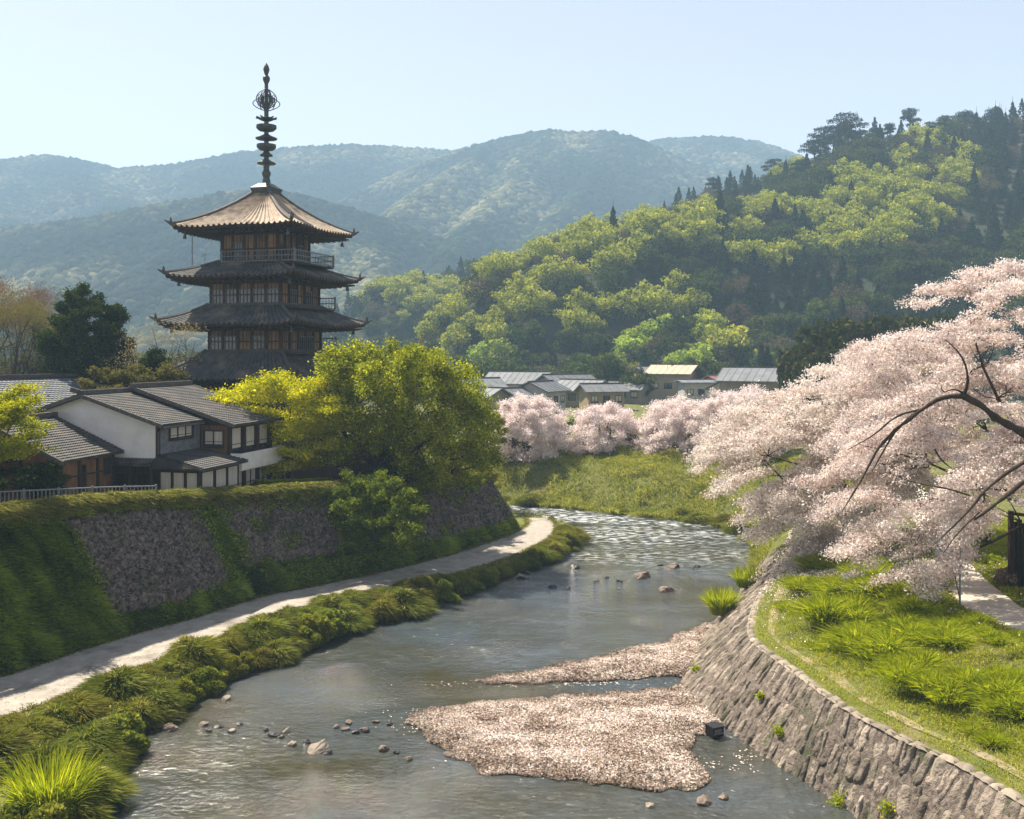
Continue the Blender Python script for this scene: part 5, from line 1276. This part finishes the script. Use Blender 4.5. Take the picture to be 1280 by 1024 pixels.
shape_tree('bare_tree', [(-70,380),(-20,366),(30,372),(60,378),(68,405),(58,440),(40,470),(0,478),(-50,470)], 92, 4, base_at(20, 92), 260, 70, (.55,.55,.5), .10, M['bark'], M['olive'], 'thin-leaved olive tree with visible bare limbs at the far left', r0=.26, nl=16, fork=.25, seed=7, edge=50, twigs=200)
shape_tree('bare_tree', [(30,372),(62,370),(78,400),(72,440),(58,470),(30,470)], 95, 2.6, base_at(52, 95), 130, 60, (.5,.5,.5), .1, M['bark'], M['olive'], 'bare-limbed tree between the far left tree and the dark evergreen', r0=.24, nl=14, fork=.25, seed=8, edge=30, twigs=160)
shape_tree('bare_tree', [(-80,362),(-20,352),(40,358),(80,378),(60,420),(-60,420)], 125, 4, base_at(10, 125), 330, 90, (.8,.8,.6), .16, M['barkgrey'], M['redtwig'], 'reddish-brown budding tree standing behind the far left trees', r0=.3, nl=12, fork=.35, seed=9, edge=40, twigs=90)
shape_tree('bare_tree', [(155,425),(175,407),(210,402),(238,412),(240,440),(215,468),(180,470),(160,455)], 80, 2.6, base_at(195, 80), 120, 42, (.45,.45,.4), .09, M['barkgrey'], M['pale'], 'pale nearly bare tree between the dark evergreen and the pagoda', r0=.16, nl=18, fork=.3, seed=10, edge=30, twigs=240)
for i, (poly, Y, lf, lab) in enumerate([
    ([(105,475),(130,465),(165,470),(170,490),(140,500),(110,500)], 74, 'olive', 'low light green bush behind the roof ridge beside the dark evergreen'),
    ([(150,466),(190,458),(225,466),(225,485),(180,492),(150,490)], 76, 'olive', 'olive green bush below the pale bare tree'),
    ([(180,448),(200,442),(212,452),(205,465),(182,463)], 78, 'evergreen', 'small round dark bush below the pale bare tree'),
    ([(415,600),(440,588),(480,592),(515,608),(532,640),(525,668),(500,682),(470,680),(445,650),(420,630)], 66.5, 'shrub', 'big round green shrub growing over the stone wall under the willow'),
    ([(500,590),(530,578),(560,585),(560,606),(510,612)], 78, 'shrub', 'dark green shrub on the bank top right of the willow trunk'),
    ([(548,588),(580,570),(612,578),(622,598),(590,606),(550,606)], 82, 'shrub', 'bright leafy shrub at the end of the farthest rubble wall'),
    ([(440,598),(475,585),(505,592),(505,612),(450,614)], 72, 'evergreen', 'dark low shrub in front of the board fence under the willow'),
    ([(585,520),(615,510),(640,540),(630,580),(600,575)], 96, 'olive', 'yellowish bush behind the bank end, left of the first far cherry'),
    ([(-30,560),(10,570),(40,590),(30,612),(-30,615)], 57, 'evergreen', 'dark hedge bush below the yellow-green tree at the left edge'),
    ([(45,580),(70,585),(80,612),(45,615)], 57.5, 'evergreen', 'dark bush at the front corner of the outbuilding')]):
    x0 = np.mean([p[0] for p in poly]); vb = max(p[1] for p in poly); T = (max(p[0] for p in poly)-min(p[0] for p in poly))/2/F*Y*.8
    bs = base_at(x0, Y) if i != 3 else (at(x0, vb, Y)[0]-.5, Y+.6, at(x0, vb, Y)[2])
    shape_tree('bush', poly, Y, T, bs, 160 if i != 3 else 560, 70, (.17,.17,.13), .14, M['bark'], M[lf], lab, 'bush', r0=.07, nl=8, seed=20+i, edge=18, twigs=16, sub=8, Lp=.45)
# clipped hedge
def hedge():
    rng = np.random.default_rng(3); n = 26000; 
    A = np.array([-17.6, 68.4]); B = np.array([-13.2, 71.8]); t = rng.random(n); s = rng.uniform(-.6,.6,n); q = A+(B-A)*t[:,None]; d=(B-A)/np.linalg.norm(B-A); q = q + np.stack([-d[1],d[0]],-1)*s[:,None]
    z = terrain(q[:,0], q[:,1]) + np.where(rng.random(n)<.6, .85+.06*rng.random(n), rng.random(n)*.9)+.08*fbm(q[:,0]*2,q[:,1]*2,2)
    V, Fq = leafquads(np.column_stack([q,z]), .09, rng); tag(link('hedge', npmesh('hedge', V, Fq, M['tuft'], tone=np.repeat(rng.random(n)*.6,4))), 'low clipped bright green hedge beside the two-storey house', 'hedge')
hedge()

# ------------------------------------------------------------------ cherry trees
far_ch = [([(608,535),(622,508),(650,495),(684,497),(704,518),(708,545),(694,566),(665,572),(630,572),(610,555)], 114, 662,'first cherry tree of the far row, nearest the willow'),
 ([(716,530),(732,510),(760,503),(785,510),(798,535),(798,568),(760,578),(715,572)], 116, 752,'second cherry tree of the far row, with dark shrubs at its foot'),
 ([(806,528),(822,506),(852,496),(876,503),(886,530),(885,568),(840,582),(795,575)], 113, 838,'third cherry tree of the far row, mixed with brown branches'),
 ([(865,505),(905,488),(950,484),(985,500),(985,550),(950,580),(890,582),(870,550)], 108, 925,'fourth cherry tree of the far row, partly behind the big blossoms')]
for i, (poly, Y, ub, lab) in enumerate(far_ch):
    shape_tree('cherry_tree', poly, Y, 4.5, base_at(ub, Y), 950, 80, (.3,.3,.2), .17, M['bark'], M['blossom_far'], 'pink '+lab, group='cherry trees', r0=.28, nl=16, fork=.28, seed=40+i, edge=35, twigs=110, stretch=.3, droop=.15, up=.2, sub=6, Lp=.7)

YL = 42.2
def pl(pts, Y=YL): return [np.array(at(u, v, Y + (k if isinstance(k,(int,float)) else 0))) for u, v, k in pts]
main = pl([(1420,640,4),(1380,600,2.5),(1330,566,1),(1285,545,0),(1262,533,0),(1240,520,0),(1222,503,0),(1205,495,0)])
ex = [(main, [.42,.34,.26,.24,.23,.21,.17,.13], 10),
 (pl([(1205,495,0),(1185,495,0),(1160,506,-.2),(1130,528,-.4),(1100,556,-.5),(1085,585,-.6),(1072,608,-.7),(1052,640,-.8)]), [.12,.1,.085,.075,.06,.05,.04,.02], 7),
 (pl([(1205,495,0),(1211,480,-.1),(1208,462,-.1),(1203,446,-.2),(1190,432,-.2),(1182,425,-.2)]), [.1,.06,.05,.04,.03,.015], 6),
 (pl([(1203,490,0),(1190,486,-.1),(1179,492,-.2),(1176,482,-.2)]), [.05,.035,.03,.015], 5),
 (pl([(1150,512,-.2),(1118,520,-.3),(1092,545,-.4),(1060,562,-.5)]), [.05,.04,.03,.015], 5),
 (pl([(1121,535,-.4),(1105,562,-.5),(1090,590,-.5)]), [.05,.035,.02], 5),
 (pl([(1410,560,3),(1350,575,1),(1300,592,0),(1268,610,-.2),(1245,632,-.3),(1232,640,-.3),(1218,650,-.3)]), [.3,.24,.19,.16,.13,.09,.04], 8),
 (pl([(1300,568,0),(1260,590,-.3),(1232,612,-.4),(1212,637,-.5),(1190,660,-.6),(1166,682,-.7)]), [.12,.09,.07,.06,.045,.02], 6),
 (pl([(1212,620,-.4),(1190,612,-.5),(1160,607,-.5),(1130,600,-.5),(1110,590,-.6)]), [.05,.04,.03,.025,.012], 5),
 (pl([(1168,562,-.5),(1176,575,-.5),(1190,586,-.5)]), [.04,.03,.015], 5),
 (pl([(1180,690,-.3),(1195,668,-.3),(1225,640,-.3)]), [.02,.03,.05], 5),
]
def gnarl(P, r):
    P = np.array(P, float); L = np.r_[0, np.cumsum(np.linalg.norm(np.diff(P,axis=0),axis=1))]; n = max(8, int(L[-1]/.3)); s = np.linspace(0, L[-1], n)
    # smooth spline through the points, then small kinks
    Q = smoothline(list(P), n, 2); R_ = np.interp(np.linspace(0,1,n), np.linspace(0,1,len(r)), r)
    rng = np.random.default_rng(int(L[-1]*100)); J = rng.normal(size=(n,3))*.35; J[1:-1] = (J[:-2]+J[1:-1]*2+J[2:])/4
    return Q + J*np.minimum(R_[:,None]*.9, .09), R_*(1+.16*rng.normal(size=n)).clip(.7,1.4)
ex = [(*gnarl(p_, r_), n_) for p_, r_, n_ in ex]
tb = (30.5, 47.0, gz(30.5, 47.0))
ex.append(([np.array(tb)-(0,0,.5), np.array(tb)+(-.3,.1,1.5), np.array(tb)+(-1.2,-.2,3.4), main[0]], [.75,.6,.5,.42], 12))
shape_tree('cherry_tree', [(1300,312),(1262,318),(1232,324),(1215,345),(1180,352),(1133,343),(1150,364),(1192,386),(1140,404),(1100,420),(1075,450),(1065,500),(1050,560),(1030,610),(1055,650),(1085,690),(1102,722),(1142,722),(1166,690),(1205,640),(1250,596),(1330,600),(1480,580),(1560,420),(1460,300)],
           49, 6.2, tb, 5400, 68, (.19,.19,.10), .11, M['bark'], M['blossom'], 'huge blossoming cherry tree leaning in from the right edge with thick dark limbs', group='cherry trees', r0=.3, nl=20, fork=.4, seed=50, edge=90, twigs=420, stretch=.3, droop=.45, extra=ex, up=.2, sub=20, Lp=1.5, dz=-.12)
shape_tree('cherry_tree', [(1160,425),(1100,432),(1050,438),(1062,452),(1012,466),(985,478),(950,488),(925,500),(905,520),(888,555),(884,585),(898,612),(935,625),(952,640),(962,668),(958,690),(990,690),(1015,672),(1040,655),(1080,655),(1130,620),(1180,520)],
           63, 5.5, base_at(1105, 66), 4200, 66, (.24,.24,.12), .13, M['bark'], M['blossom'], 'wide blossoming cherry tree behind the huge one, its branches hanging toward the river', group='cherry trees', r0=.3, nl=14, fork=.12, seed=51, edge=70, twigs=320, stretch=.35, droop=.5, up=.2, sub=20, Lp=1.6, dz=-.12)
# fallen petals under the cherries
def litter():
    rng = np.random.default_rng(9); n = 30000; x = rng.normal(18.5, 3.2, n); y = rng.normal(61, 7, n); m = inpoly(x, y, CRp) & ~inpoly(x, y, np.array(P2L+P2R[::-1])); x, y = x[m], y[m]
    V, Fq = leafquads(np.stack([x, y, terrain(x, y)+.2+.1*rng.random(len(x))],1), .08, rng, .7, 1.0); tag(link('fallen_petals', npmesh('fallen_petals', V, Fq, M['blossom'], tone=np.repeat(rng.random(len(x)),4))), kind='stuff')
    n = 5000; x = rng.uniform(-24,-17,n); y = rng.uniform(38,47,n); m = inpoly(x,y,SLp)&~inpoly(x,y,PRE+[(-400,200),(-400,-30)]); x,y=x[m],y[m]
    V, Fq = leafquads(np.stack([x, y, terrain(x, y)+.05],1), .08, rng, .7, 1.0); tag(link('fallen_petals', npmesh('fallen_petals', V, Fq, M['pebble'], tone=np.repeat(rng.random(len(x)),4))), kind='stuff')
litter()
def floating():
    rng = np.random.default_rng(19)
    # loose petals drifting off the bars and along the banks, leaves on the path
    P = []
    for cx, cy, sx, sy, n in ((4,38.6,3,.4,500),(-4,43,1,.8,150),(2,48,3,.3,250),(9.8,39,.6,.8,120)):
        x = rng.normal(cx, sx, n); y = rng.normal(cy, sy, n); k = fbm(x*.9, y*3, 3) > .5; P.append(np.stack([x[k], y[k], 0*x[k]+.012],1))
    P = np.concatenate(P); d = ~inpoly(P[:,0], P[:,1], SLp) & ~inpoly(P[:,0], P[:,1], BRp); P = P[d]
    V, Fq = leafquads(P, .08, rng, .7, 6.0); tag(link('floating_petals', npmesh('floating_petals', V, Fq, M['pebble'], tone=np.repeat(.5+.5*rng.random(len(P)),4))), kind='stuff')
    A = smoothline(PLE, 400); B = smoothline(PRE, 400); n = 9000; i = rng.integers(20, 399, n); t = rng.beta(.35,.35,n)[:,None]
    Q = A[i]*(1-t)+B[i]*t + rng.normal(size=(n,2))*.12; V, Fq = leafquads(np.column_stack([Q, .875+0*Q[:,0]]), .07, rng, .6, 5.0)
    tag(link('path_litter', npmesh('path_litter', V, Fq, M['dry'], tone=np.repeat(rng.random(n),4))), kind='stuff')
    # rough grass spilling over both edges of the path
    n = 26000; i = rng.integers(10, 399, n); sd_ = rng.random(n) < .5; Q = np.where(sd_[:,None], A[i], B[i]) + rng.normal(size=(n,2))*.13
    D = rand_unit(n, rng)*.8 + np.array([0,0,.8]); D /= np.linalg.norm(D,axis=1,keepdims=True)
    tag(link('path_edge_grass', blademesh('path_edge_grass', np.column_stack([Q, .82+0*Q[:,0]]), D, .12+.2*rng.random(n), .04, M['bank'], rng.random(n), rng, .6)), kind='stuff')
floating()

# ------------------------------------------------------------------ wooded hills
def hill_proto(name, kind, mat, seed):
    rng = np.random.default_rng(seed); parts = []
    if kind == 'broad':
        nb = 34; c = rand_unit(nb, rng)*np.array([3.7,3.7,2.4])*rng.uniform(.45,1.12,(nb,1)); c[:,2] = c[:,2]*1.25+4.6
        c = np.vstack([c, [(0,0,5),(0,0,3.5)]]); per = 80
        U = rand_unit(len(c)*per, rng); P = np.repeat(c, per, 0) + U*np.array([1.35,1.35,1.0])*rng.uniform(.7,1.3,(len(c),1)).repeat(per,0)*(rng.random(len(c)*per)**.25)[:,None]
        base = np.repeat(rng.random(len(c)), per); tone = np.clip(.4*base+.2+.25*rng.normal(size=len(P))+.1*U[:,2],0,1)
        V, Fq = leafquads(P, .55, rng, .7); Vt, Ft = tubes([([(0,0,-1),(0,0,2),(0,0,5)], [.35,.28,.1], 6)])
    elif kind == 'bare':
        nb = 26; c = rand_unit(nb, rng)*np.array([3.4,3.4,2.6]); c[:,2] = np.abs(c[:,2])*1.2+2.6; per = 70
        U = rand_unit(nb*per, rng); P = np.repeat(c, per, 0)+U*1.5*(rng.random(nb*per)**.3)[:,None]; tone = rng.random(len(P)); V, Fq = leafquads(P, .5, rng, .4)
        Vt, Ft = tubes([([(0,0,-1),(0,0,3)], [.35,.25], 6)]+[(limb((0,0,2),c[k],5,.1,rng), [.15,.03], 4) for k in range(12)])
    elif kind == 'cedar':
        n = 1700; h = rng.random(n)**1.25; a = rng.random(n)*2*np.pi; R0 = 3.3*(1-h)**.75*(.78+.22*np.sin(h*34+a*2)); r = R0*rng.random(n)**.35
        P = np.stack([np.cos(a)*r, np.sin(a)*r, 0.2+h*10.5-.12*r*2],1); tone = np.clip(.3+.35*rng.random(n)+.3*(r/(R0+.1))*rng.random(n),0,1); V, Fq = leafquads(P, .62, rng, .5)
        Vt, Ft = tubes([([(0,0,-1),(0,0,6),(0,0,13)], [.3,.2,.03], 5)])
    else:  # pine with flat pads
        pads = [(0,0,11.5,2.6),(1.8,.4,10.3,2.0),(-2.2,0,10.0,2.2),(2.8,-.6,8.6,2.1),(-3.0,.6,8.2,1.9),(.6,1.5,8.9,1.8),(-.9,-1.6,7.2,1.8),(3.4,.5,6.8,1.2)]
        P = []
        for x, y, z, r in pads:
            m = int(300*r/2); a = rng.random(m)*6.283; q = r*np.sqrt(rng.random(m)); P.append(np.stack([x+np.cos(a)*q, y+np.sin(a)*q, z+rng.normal(size=m)*.28-.12*q],1))
        P = np.concatenate(P); tone = rng.random(len(P))*.7; V, Fq = leafquads(P, .5, rng, .4)
        Vt, Ft = tubes([([(0,0,-1),(.4,0,4),(-.2,0,8),(0,0,11.4)], [.35,.28,.2,.08], 6)]+[(limb((.1,0,6.5),(x,y,z-.2),5,.08,rng), [.13,.05], 4) for x,y,z,r in pads])
    Vm, Fm, mi, _ = merge([(V, Fq, 0, 0.), (Vt, Ft, 1, 0.)])
    t = np.concatenate([np.repeat(tone,4), np.zeros(len(Vt))])
    return npmesh(name, Vm, Fm, [mat, M['bark']], tone=t, midx=mi), (V, Fq, np.repeat(tone,4))
HP = {
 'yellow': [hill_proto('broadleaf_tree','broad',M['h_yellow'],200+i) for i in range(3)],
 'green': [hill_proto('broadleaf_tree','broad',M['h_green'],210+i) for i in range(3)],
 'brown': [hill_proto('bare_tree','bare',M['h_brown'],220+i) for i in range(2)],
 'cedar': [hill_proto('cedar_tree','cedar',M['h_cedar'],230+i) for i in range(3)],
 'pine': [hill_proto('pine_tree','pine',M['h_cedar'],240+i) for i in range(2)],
}
def proj(x, y, z): return 640+x/y*F, H0-(z-CZ)/y*F
def visible(x, y, z):
    ok = np.ones(len(x), bool)
    for t in np.linspace(.35, .985, 34):
        ok &= tfast(x*t, y*t) < CZ+(z-CZ)*t + 1.5
    return ok
def hill_trees():
    rng = np.random.default_rng(99); sp = 6.2
    gx, gy = np.meshgrid(np.arange(-140, 380, sp), np.arange(222, 560, sp)); x = gx.ravel()+rng.uniform(-.45,.45,gx.size)*sp; y = gy.ravel()+rng.uniform(-.45,.45,gx.size)*sp
    z = terrain(x, y); u, v = proj(x, y, z+9); m = (u > -60) & (u < 1330); x, y, z = x[m], y[m], z[m]
    m = visible(x, y, z+9); x, y, z = x[m], y[m], z[m]; u, v = proj(x, y, z+6)
    # kind of tree by place on the hill
    def ell(cu, cv, ru, rv, an=0):
        a = R(an); du = u-cu; dv = v-cv; p = du*math.cos(a)+dv*math.sin(a); q = -du*math.sin(a)+dv*math.cos(a); return (p/ru)**2+(q/rv)**2 < 1
    yel = ell(640,350,125,42,-35)|ell(760,305,110,32,-18)|ell(880,275,120,24,-8)|ell(580,400,50,36,-40)|ell(1085,240,90,34,-20)|ell(1150,215,85,26,-10)|ell(1080,285,85,24,-15)|ell(1150,250,60,30)|ell(950,312,40,12)|ell(1010,180,60,25,-30)|ell(500,365,70,22)|ell(800,375,90,36,-8)|ell(740,395,30,26)|ell(870,405,45,22)|ell(790,425,40,26,-30)|ell(625,435,30,28)|ell(1170,160,40,20)|ell(900,440,60,14)
    rim = (v < np.interp(u, [440,560,700,800,900,1010,1060,1140,1280], [398,345,305,275,245,215,180,165,158]))
    n1 = fbm(x/30, y/30, 3); n2 = rng.random(len(x))
    kind = np.full(len(x), 'cedar', dtype=object)
    kind[(u < 900) & (n1 > .42)] = 'green'; kind[(n1 > .55)] = 'green'; kind[(n2 < .14)] = 'brown'; kind[(u < 860) & (n1 < .38)] = 'brown'
    kind[(u < 1000) & (v > 420) & (n2 > .35)] = 'green'
    kind[rim & (n2 > .2)] = 'cedar'
    kind[yel & (n2+n1 > .80)] = 'yellow'
    kind[yel & (n2+n1 <= .80)] = 'green'; kind[yel & (n2 < .10)] = 'brown'; kind[yel & (u > 700) & (n2 > .10) & (n2 < .16)] = 'cedar'
    kind[rim & (u > 1000) & (u < 1250) & (n2 > .75)] = 'pine'
    names = {'yellow':'broadleaf_tree','green':'broadleaf_tree','brown':'bare_tree','cedar':'cedar_tree','pine':'pine_tree'}
    labs = {'yellow':'round yellow-green tree in fresh leaf on the wooded hill','green':'round dark green leafy tree on the wooded hill','brown':'brownish tree with hardly any leaves on the wooded hill','cedar':'narrow dark conifer on the wooded hill','pine':'flat-topped dark pine standing out on the hill'}
    big = np.argsort(y); cnt = {}; rest = []
    for i in big:
        nm = names[kind[i]]; cnt[nm] = cnt.get(nm, 0)+1
        s = rng.uniform(.6, 1.35) * (1.0 if kind[i] != 'cedar' else .95)
        if cnt[nm] > 290: rest.append((i, s)); continue
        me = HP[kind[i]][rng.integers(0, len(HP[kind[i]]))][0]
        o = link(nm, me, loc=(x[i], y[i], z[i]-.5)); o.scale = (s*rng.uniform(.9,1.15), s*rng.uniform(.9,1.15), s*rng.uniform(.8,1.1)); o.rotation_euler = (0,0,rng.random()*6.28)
        part = 'low on its left side' if u[i] < 700 and v[i] > 400 else 'on its left flank' if u[i] < 700 else 'in the middle of the slope' if u[i] < 960 and v[i] > 330 else 'along the middle ridge' if u[i] < 960 else 'on the upper right slope' if v[i] < 280 else 'on the lower right slope'
        tag(o, labs[kind[i]]+', '+part, 'tree', names[kind[i]].replace('_',' ')+'s on the hill '+part+' '+kind[i])
    print('hill trees', cnt, 'rest', len(rest))
    for kd in HP:
        sel = [(i, s) for i, s in rest if kind[i] == kd]
        if not sel: continue
        parts = []
        for i, s in sel:
            V, Fq, t = HP[kd][rng.integers(0, len(HP[kd]))][1]; k = rng.random(len(Fq)) < .6; Fk = Fq[k]; Vk = V[Fk.ravel()]; tk = t[Fk.ravel()]
            parts.append((Vk*s*1.05+np.array([x[i],y[i],z[i]-.5]), np.arange(len(Vk)).reshape(-1,4), 0, tk))
        V, Fq, mi, t = merge(parts); tag(link('hill_forest', npmesh('hill_forest', V, Fq, M['h_'+kd] if kd != 'pine' else M['h_cedar'], tone=t)), kind='stuff')
    # named silhouette pines on the ridge
    for k, (uu, vv, Y, s, lab) in enumerate([(1058,152,436,1.55,'broad flat-topped pine highest on the left shoulder of the ridge'),(1138,136,438,1.15,'pine with an umbrella crown standing clear of the ridge line'),(1205,141,440,1.1,'pine rising from the ridge near the top right'),(968,208,448,1.0,'rounded pine low on the ridge where it meets the far mountains'),(892,235,452,1.0,'small pine alone on the ridge left of the rounded pine'),(1030,165,440,1.4,'pine leaning from the ridge beside the broad flat-topped pine')]):
        x_, y_, zt = at(uu, vv, Y); zg = gz(x_, y_); s2 = s
        o = link('pine_tree', HP['pine'][k%2][0], loc=(x_, y_, max(zg-.5, zt-12*s2))); o.scale = (s2*1.25,s2*1.25,s2); o.rotation_euler=(0,0,k*1.1); tag(o, lab, 'tree')
    # conifers and small trees around the village
    for k, (uu, Y, s, kd, lab) in enumerate([(618,235,1.0,'yellow','slim yellow-green tree above the leftmost village houses'),(690,240,.9,'green','dark tree between the pale roofed houses'),(735,212,.7,'green','small tree beside the grey-roofed house'),(800,205,.9,'green','dark green tree left of the ochre house'),(815,185,.6,'olive_','' ),(905,235,.8,'yellow','light green tree right of the ochre house'),(780,235,.8,'green','tree behind the red-brown roof'),(655,225,.6,'green','small dark tree behind the wide pale-roofed house')]):
        if kd not in HP: continue
        x_ = (uu-640)/F*Y; o = link('broadleaf_tree', HP[kd][k%3][0], loc=(x_, Y, gz(x_,Y)-.3)); o.scale=(s,s,s); tag(o, lab, 'tree')
    rg = np.random.default_rng(5); hv = [(q[0], q[2]) for q in vill]
    for k in range(46):
        Y = rg.uniform(172, 232); uu = rg.uniform(590, 1010)
        if any(abs(uu-h[0]) < 17 and h[1]-9 > Y-14 and Y < h[1]+7 for h in hv): continue
        kd = ['green','green','yellow','brown'][rg.integers(0,4)]; s = rg.uniform(.32,.62); x_ = (uu-640)/F*Y
        o = link('broadleaf_tree', HP[kd][k%2][0], loc=(x_, Y, gz(x_,Y)-.2)); o.scale=(s,s,s); o.rotation_euler=(0,0,k)
        tag(o, {'green':'small dark green garden tree among the far village houses','yellow':'small yellow-green garden tree among the far village houses','brown':'small brownish garden tree among the far village houses'}[kd], 'tree', kd+' garden trees of the far village')
    # dark knoll right of the village
    for k, (uu, vt, Y, s) in enumerate([(1008,425,150,.75),(1030,405,152,.9),(1055,400,155,.95),(1082,398,158,.95),(1108,398,160,.95),(1130,400,158,.9),(1018,440,146,.7),(1045,430,146,.8),(1075,425,146,.8),(1160,395,160,1.0),(1000,450,144,.6)]):
        x_ = (uu-640)/F*Y; zt = CZ-(vt-H0)/F*Y; zg = gz(x_, Y); s_ = (zt-zg)/8.2
        o = link('broadleaf_tree', KN[k%2], loc=(x_, Y, zg)); o.scale=(s_*.8,s_*.8,s_); o.rotation_euler=(0,0,k)
        tag(o, 'dark olive evergreen tree of the clump behind the big cherry blossoms', 'tree', 'dark tree clump right of the village')
M['knoll'] = leafmat('dark_olive_leaf', [(0,(.02,.03,.01)), (.6,(.05,.055,.015)), (1,(.10,.095,.03))], .25)
KN = [hill_proto('broadleaf_tree','broad',M['knoll'],250+i)[0] for i in range(2)]
hill_trees()

def far_forest():
    rng = np.random.default_rng(123); N = 60000
    u = rng.uniform(-60, 1340, N*3); y = 560 + (2300-560)*rng.random(N*3)**1.0; x = (u-640)/F*y
    z = tfast(x, y); m = z > 14; x, y, z = x[m], y[m], z[m]; 
    m = visible(x, y, z+8); x, y, z = x[m][:N], y[m][:N], z[m][:N]
    print('far forest', len(x))
    n = len(x); g = (1+5**.5)/2
    ico = np.array([(-1,g,0),(1,g,0),(-1,-g,0),(1,-g,0),(0,-1,g),(0,1,g),(0,-1,-g),(0,1,-g),(g,0,-1),(g,0,1),(-g,0,-1),(-g,0,1)])/np.sqrt(1+g*g)
    fi = np.array([(0,11,5),(0,5,1),(0,1,7),(0,7,10),(0,10,11),(1,5,9),(5,11,4),(11,10,2),(10,7,6),(7,1,8),(3,9,4),(3,4,2),(3,2,6),(3,6,8),(3,8,9),(4,9,5),(2,4,11),(6,2,10),(8,6,7),(9,8,1)])
    r = rng.uniform(4.5, 9, n) * (.7+.3*y/1500)
    V = ico[None]*(1+.35*rng.normal(size=(n,12,1)).clip(-1,1)*.6)*r[:,None,None]*np.array([1,1,.85]) + np.stack([x,y,z+r*.35],1)[:,None,:]
    Fi = (fi[None]+(np.arange(n)*12)[:,None,None]).reshape(-1,3)
    cl = fbm(x/90, y/90, 4); tone = np.clip(cl*1.5-.42 + .16*rng.normal(size=n), 0, 1)
    tag(link('distant_forest', npmesh('distant_forest', V.reshape(-1,3), Fi, M['far_forest'], tone=np.repeat(tone,12))), kind='stuff')
far_forest()

# ------------------------------------------------------------------ haze
def haze():
    m, N, L = nt('haze_air'); out = N.new('ShaderNodeOutputMaterial'); v = N.new('ShaderNodeVolumePrincipled')
    v.inputs['Color'].default_value = (.50,.74,1.0,1); v.inputs['Density'].default_value = HAZE; v.inputs['Anisotropy'].default_value = .0
    L.new(v.outputs[0], out.inputs['Volume'])
    b = MB(); b.box(-3600,3600,-60,3700,-2,408); o = b.build('haze', m); o['kind'] = 'stuff'
HAZE = .0004
haze()
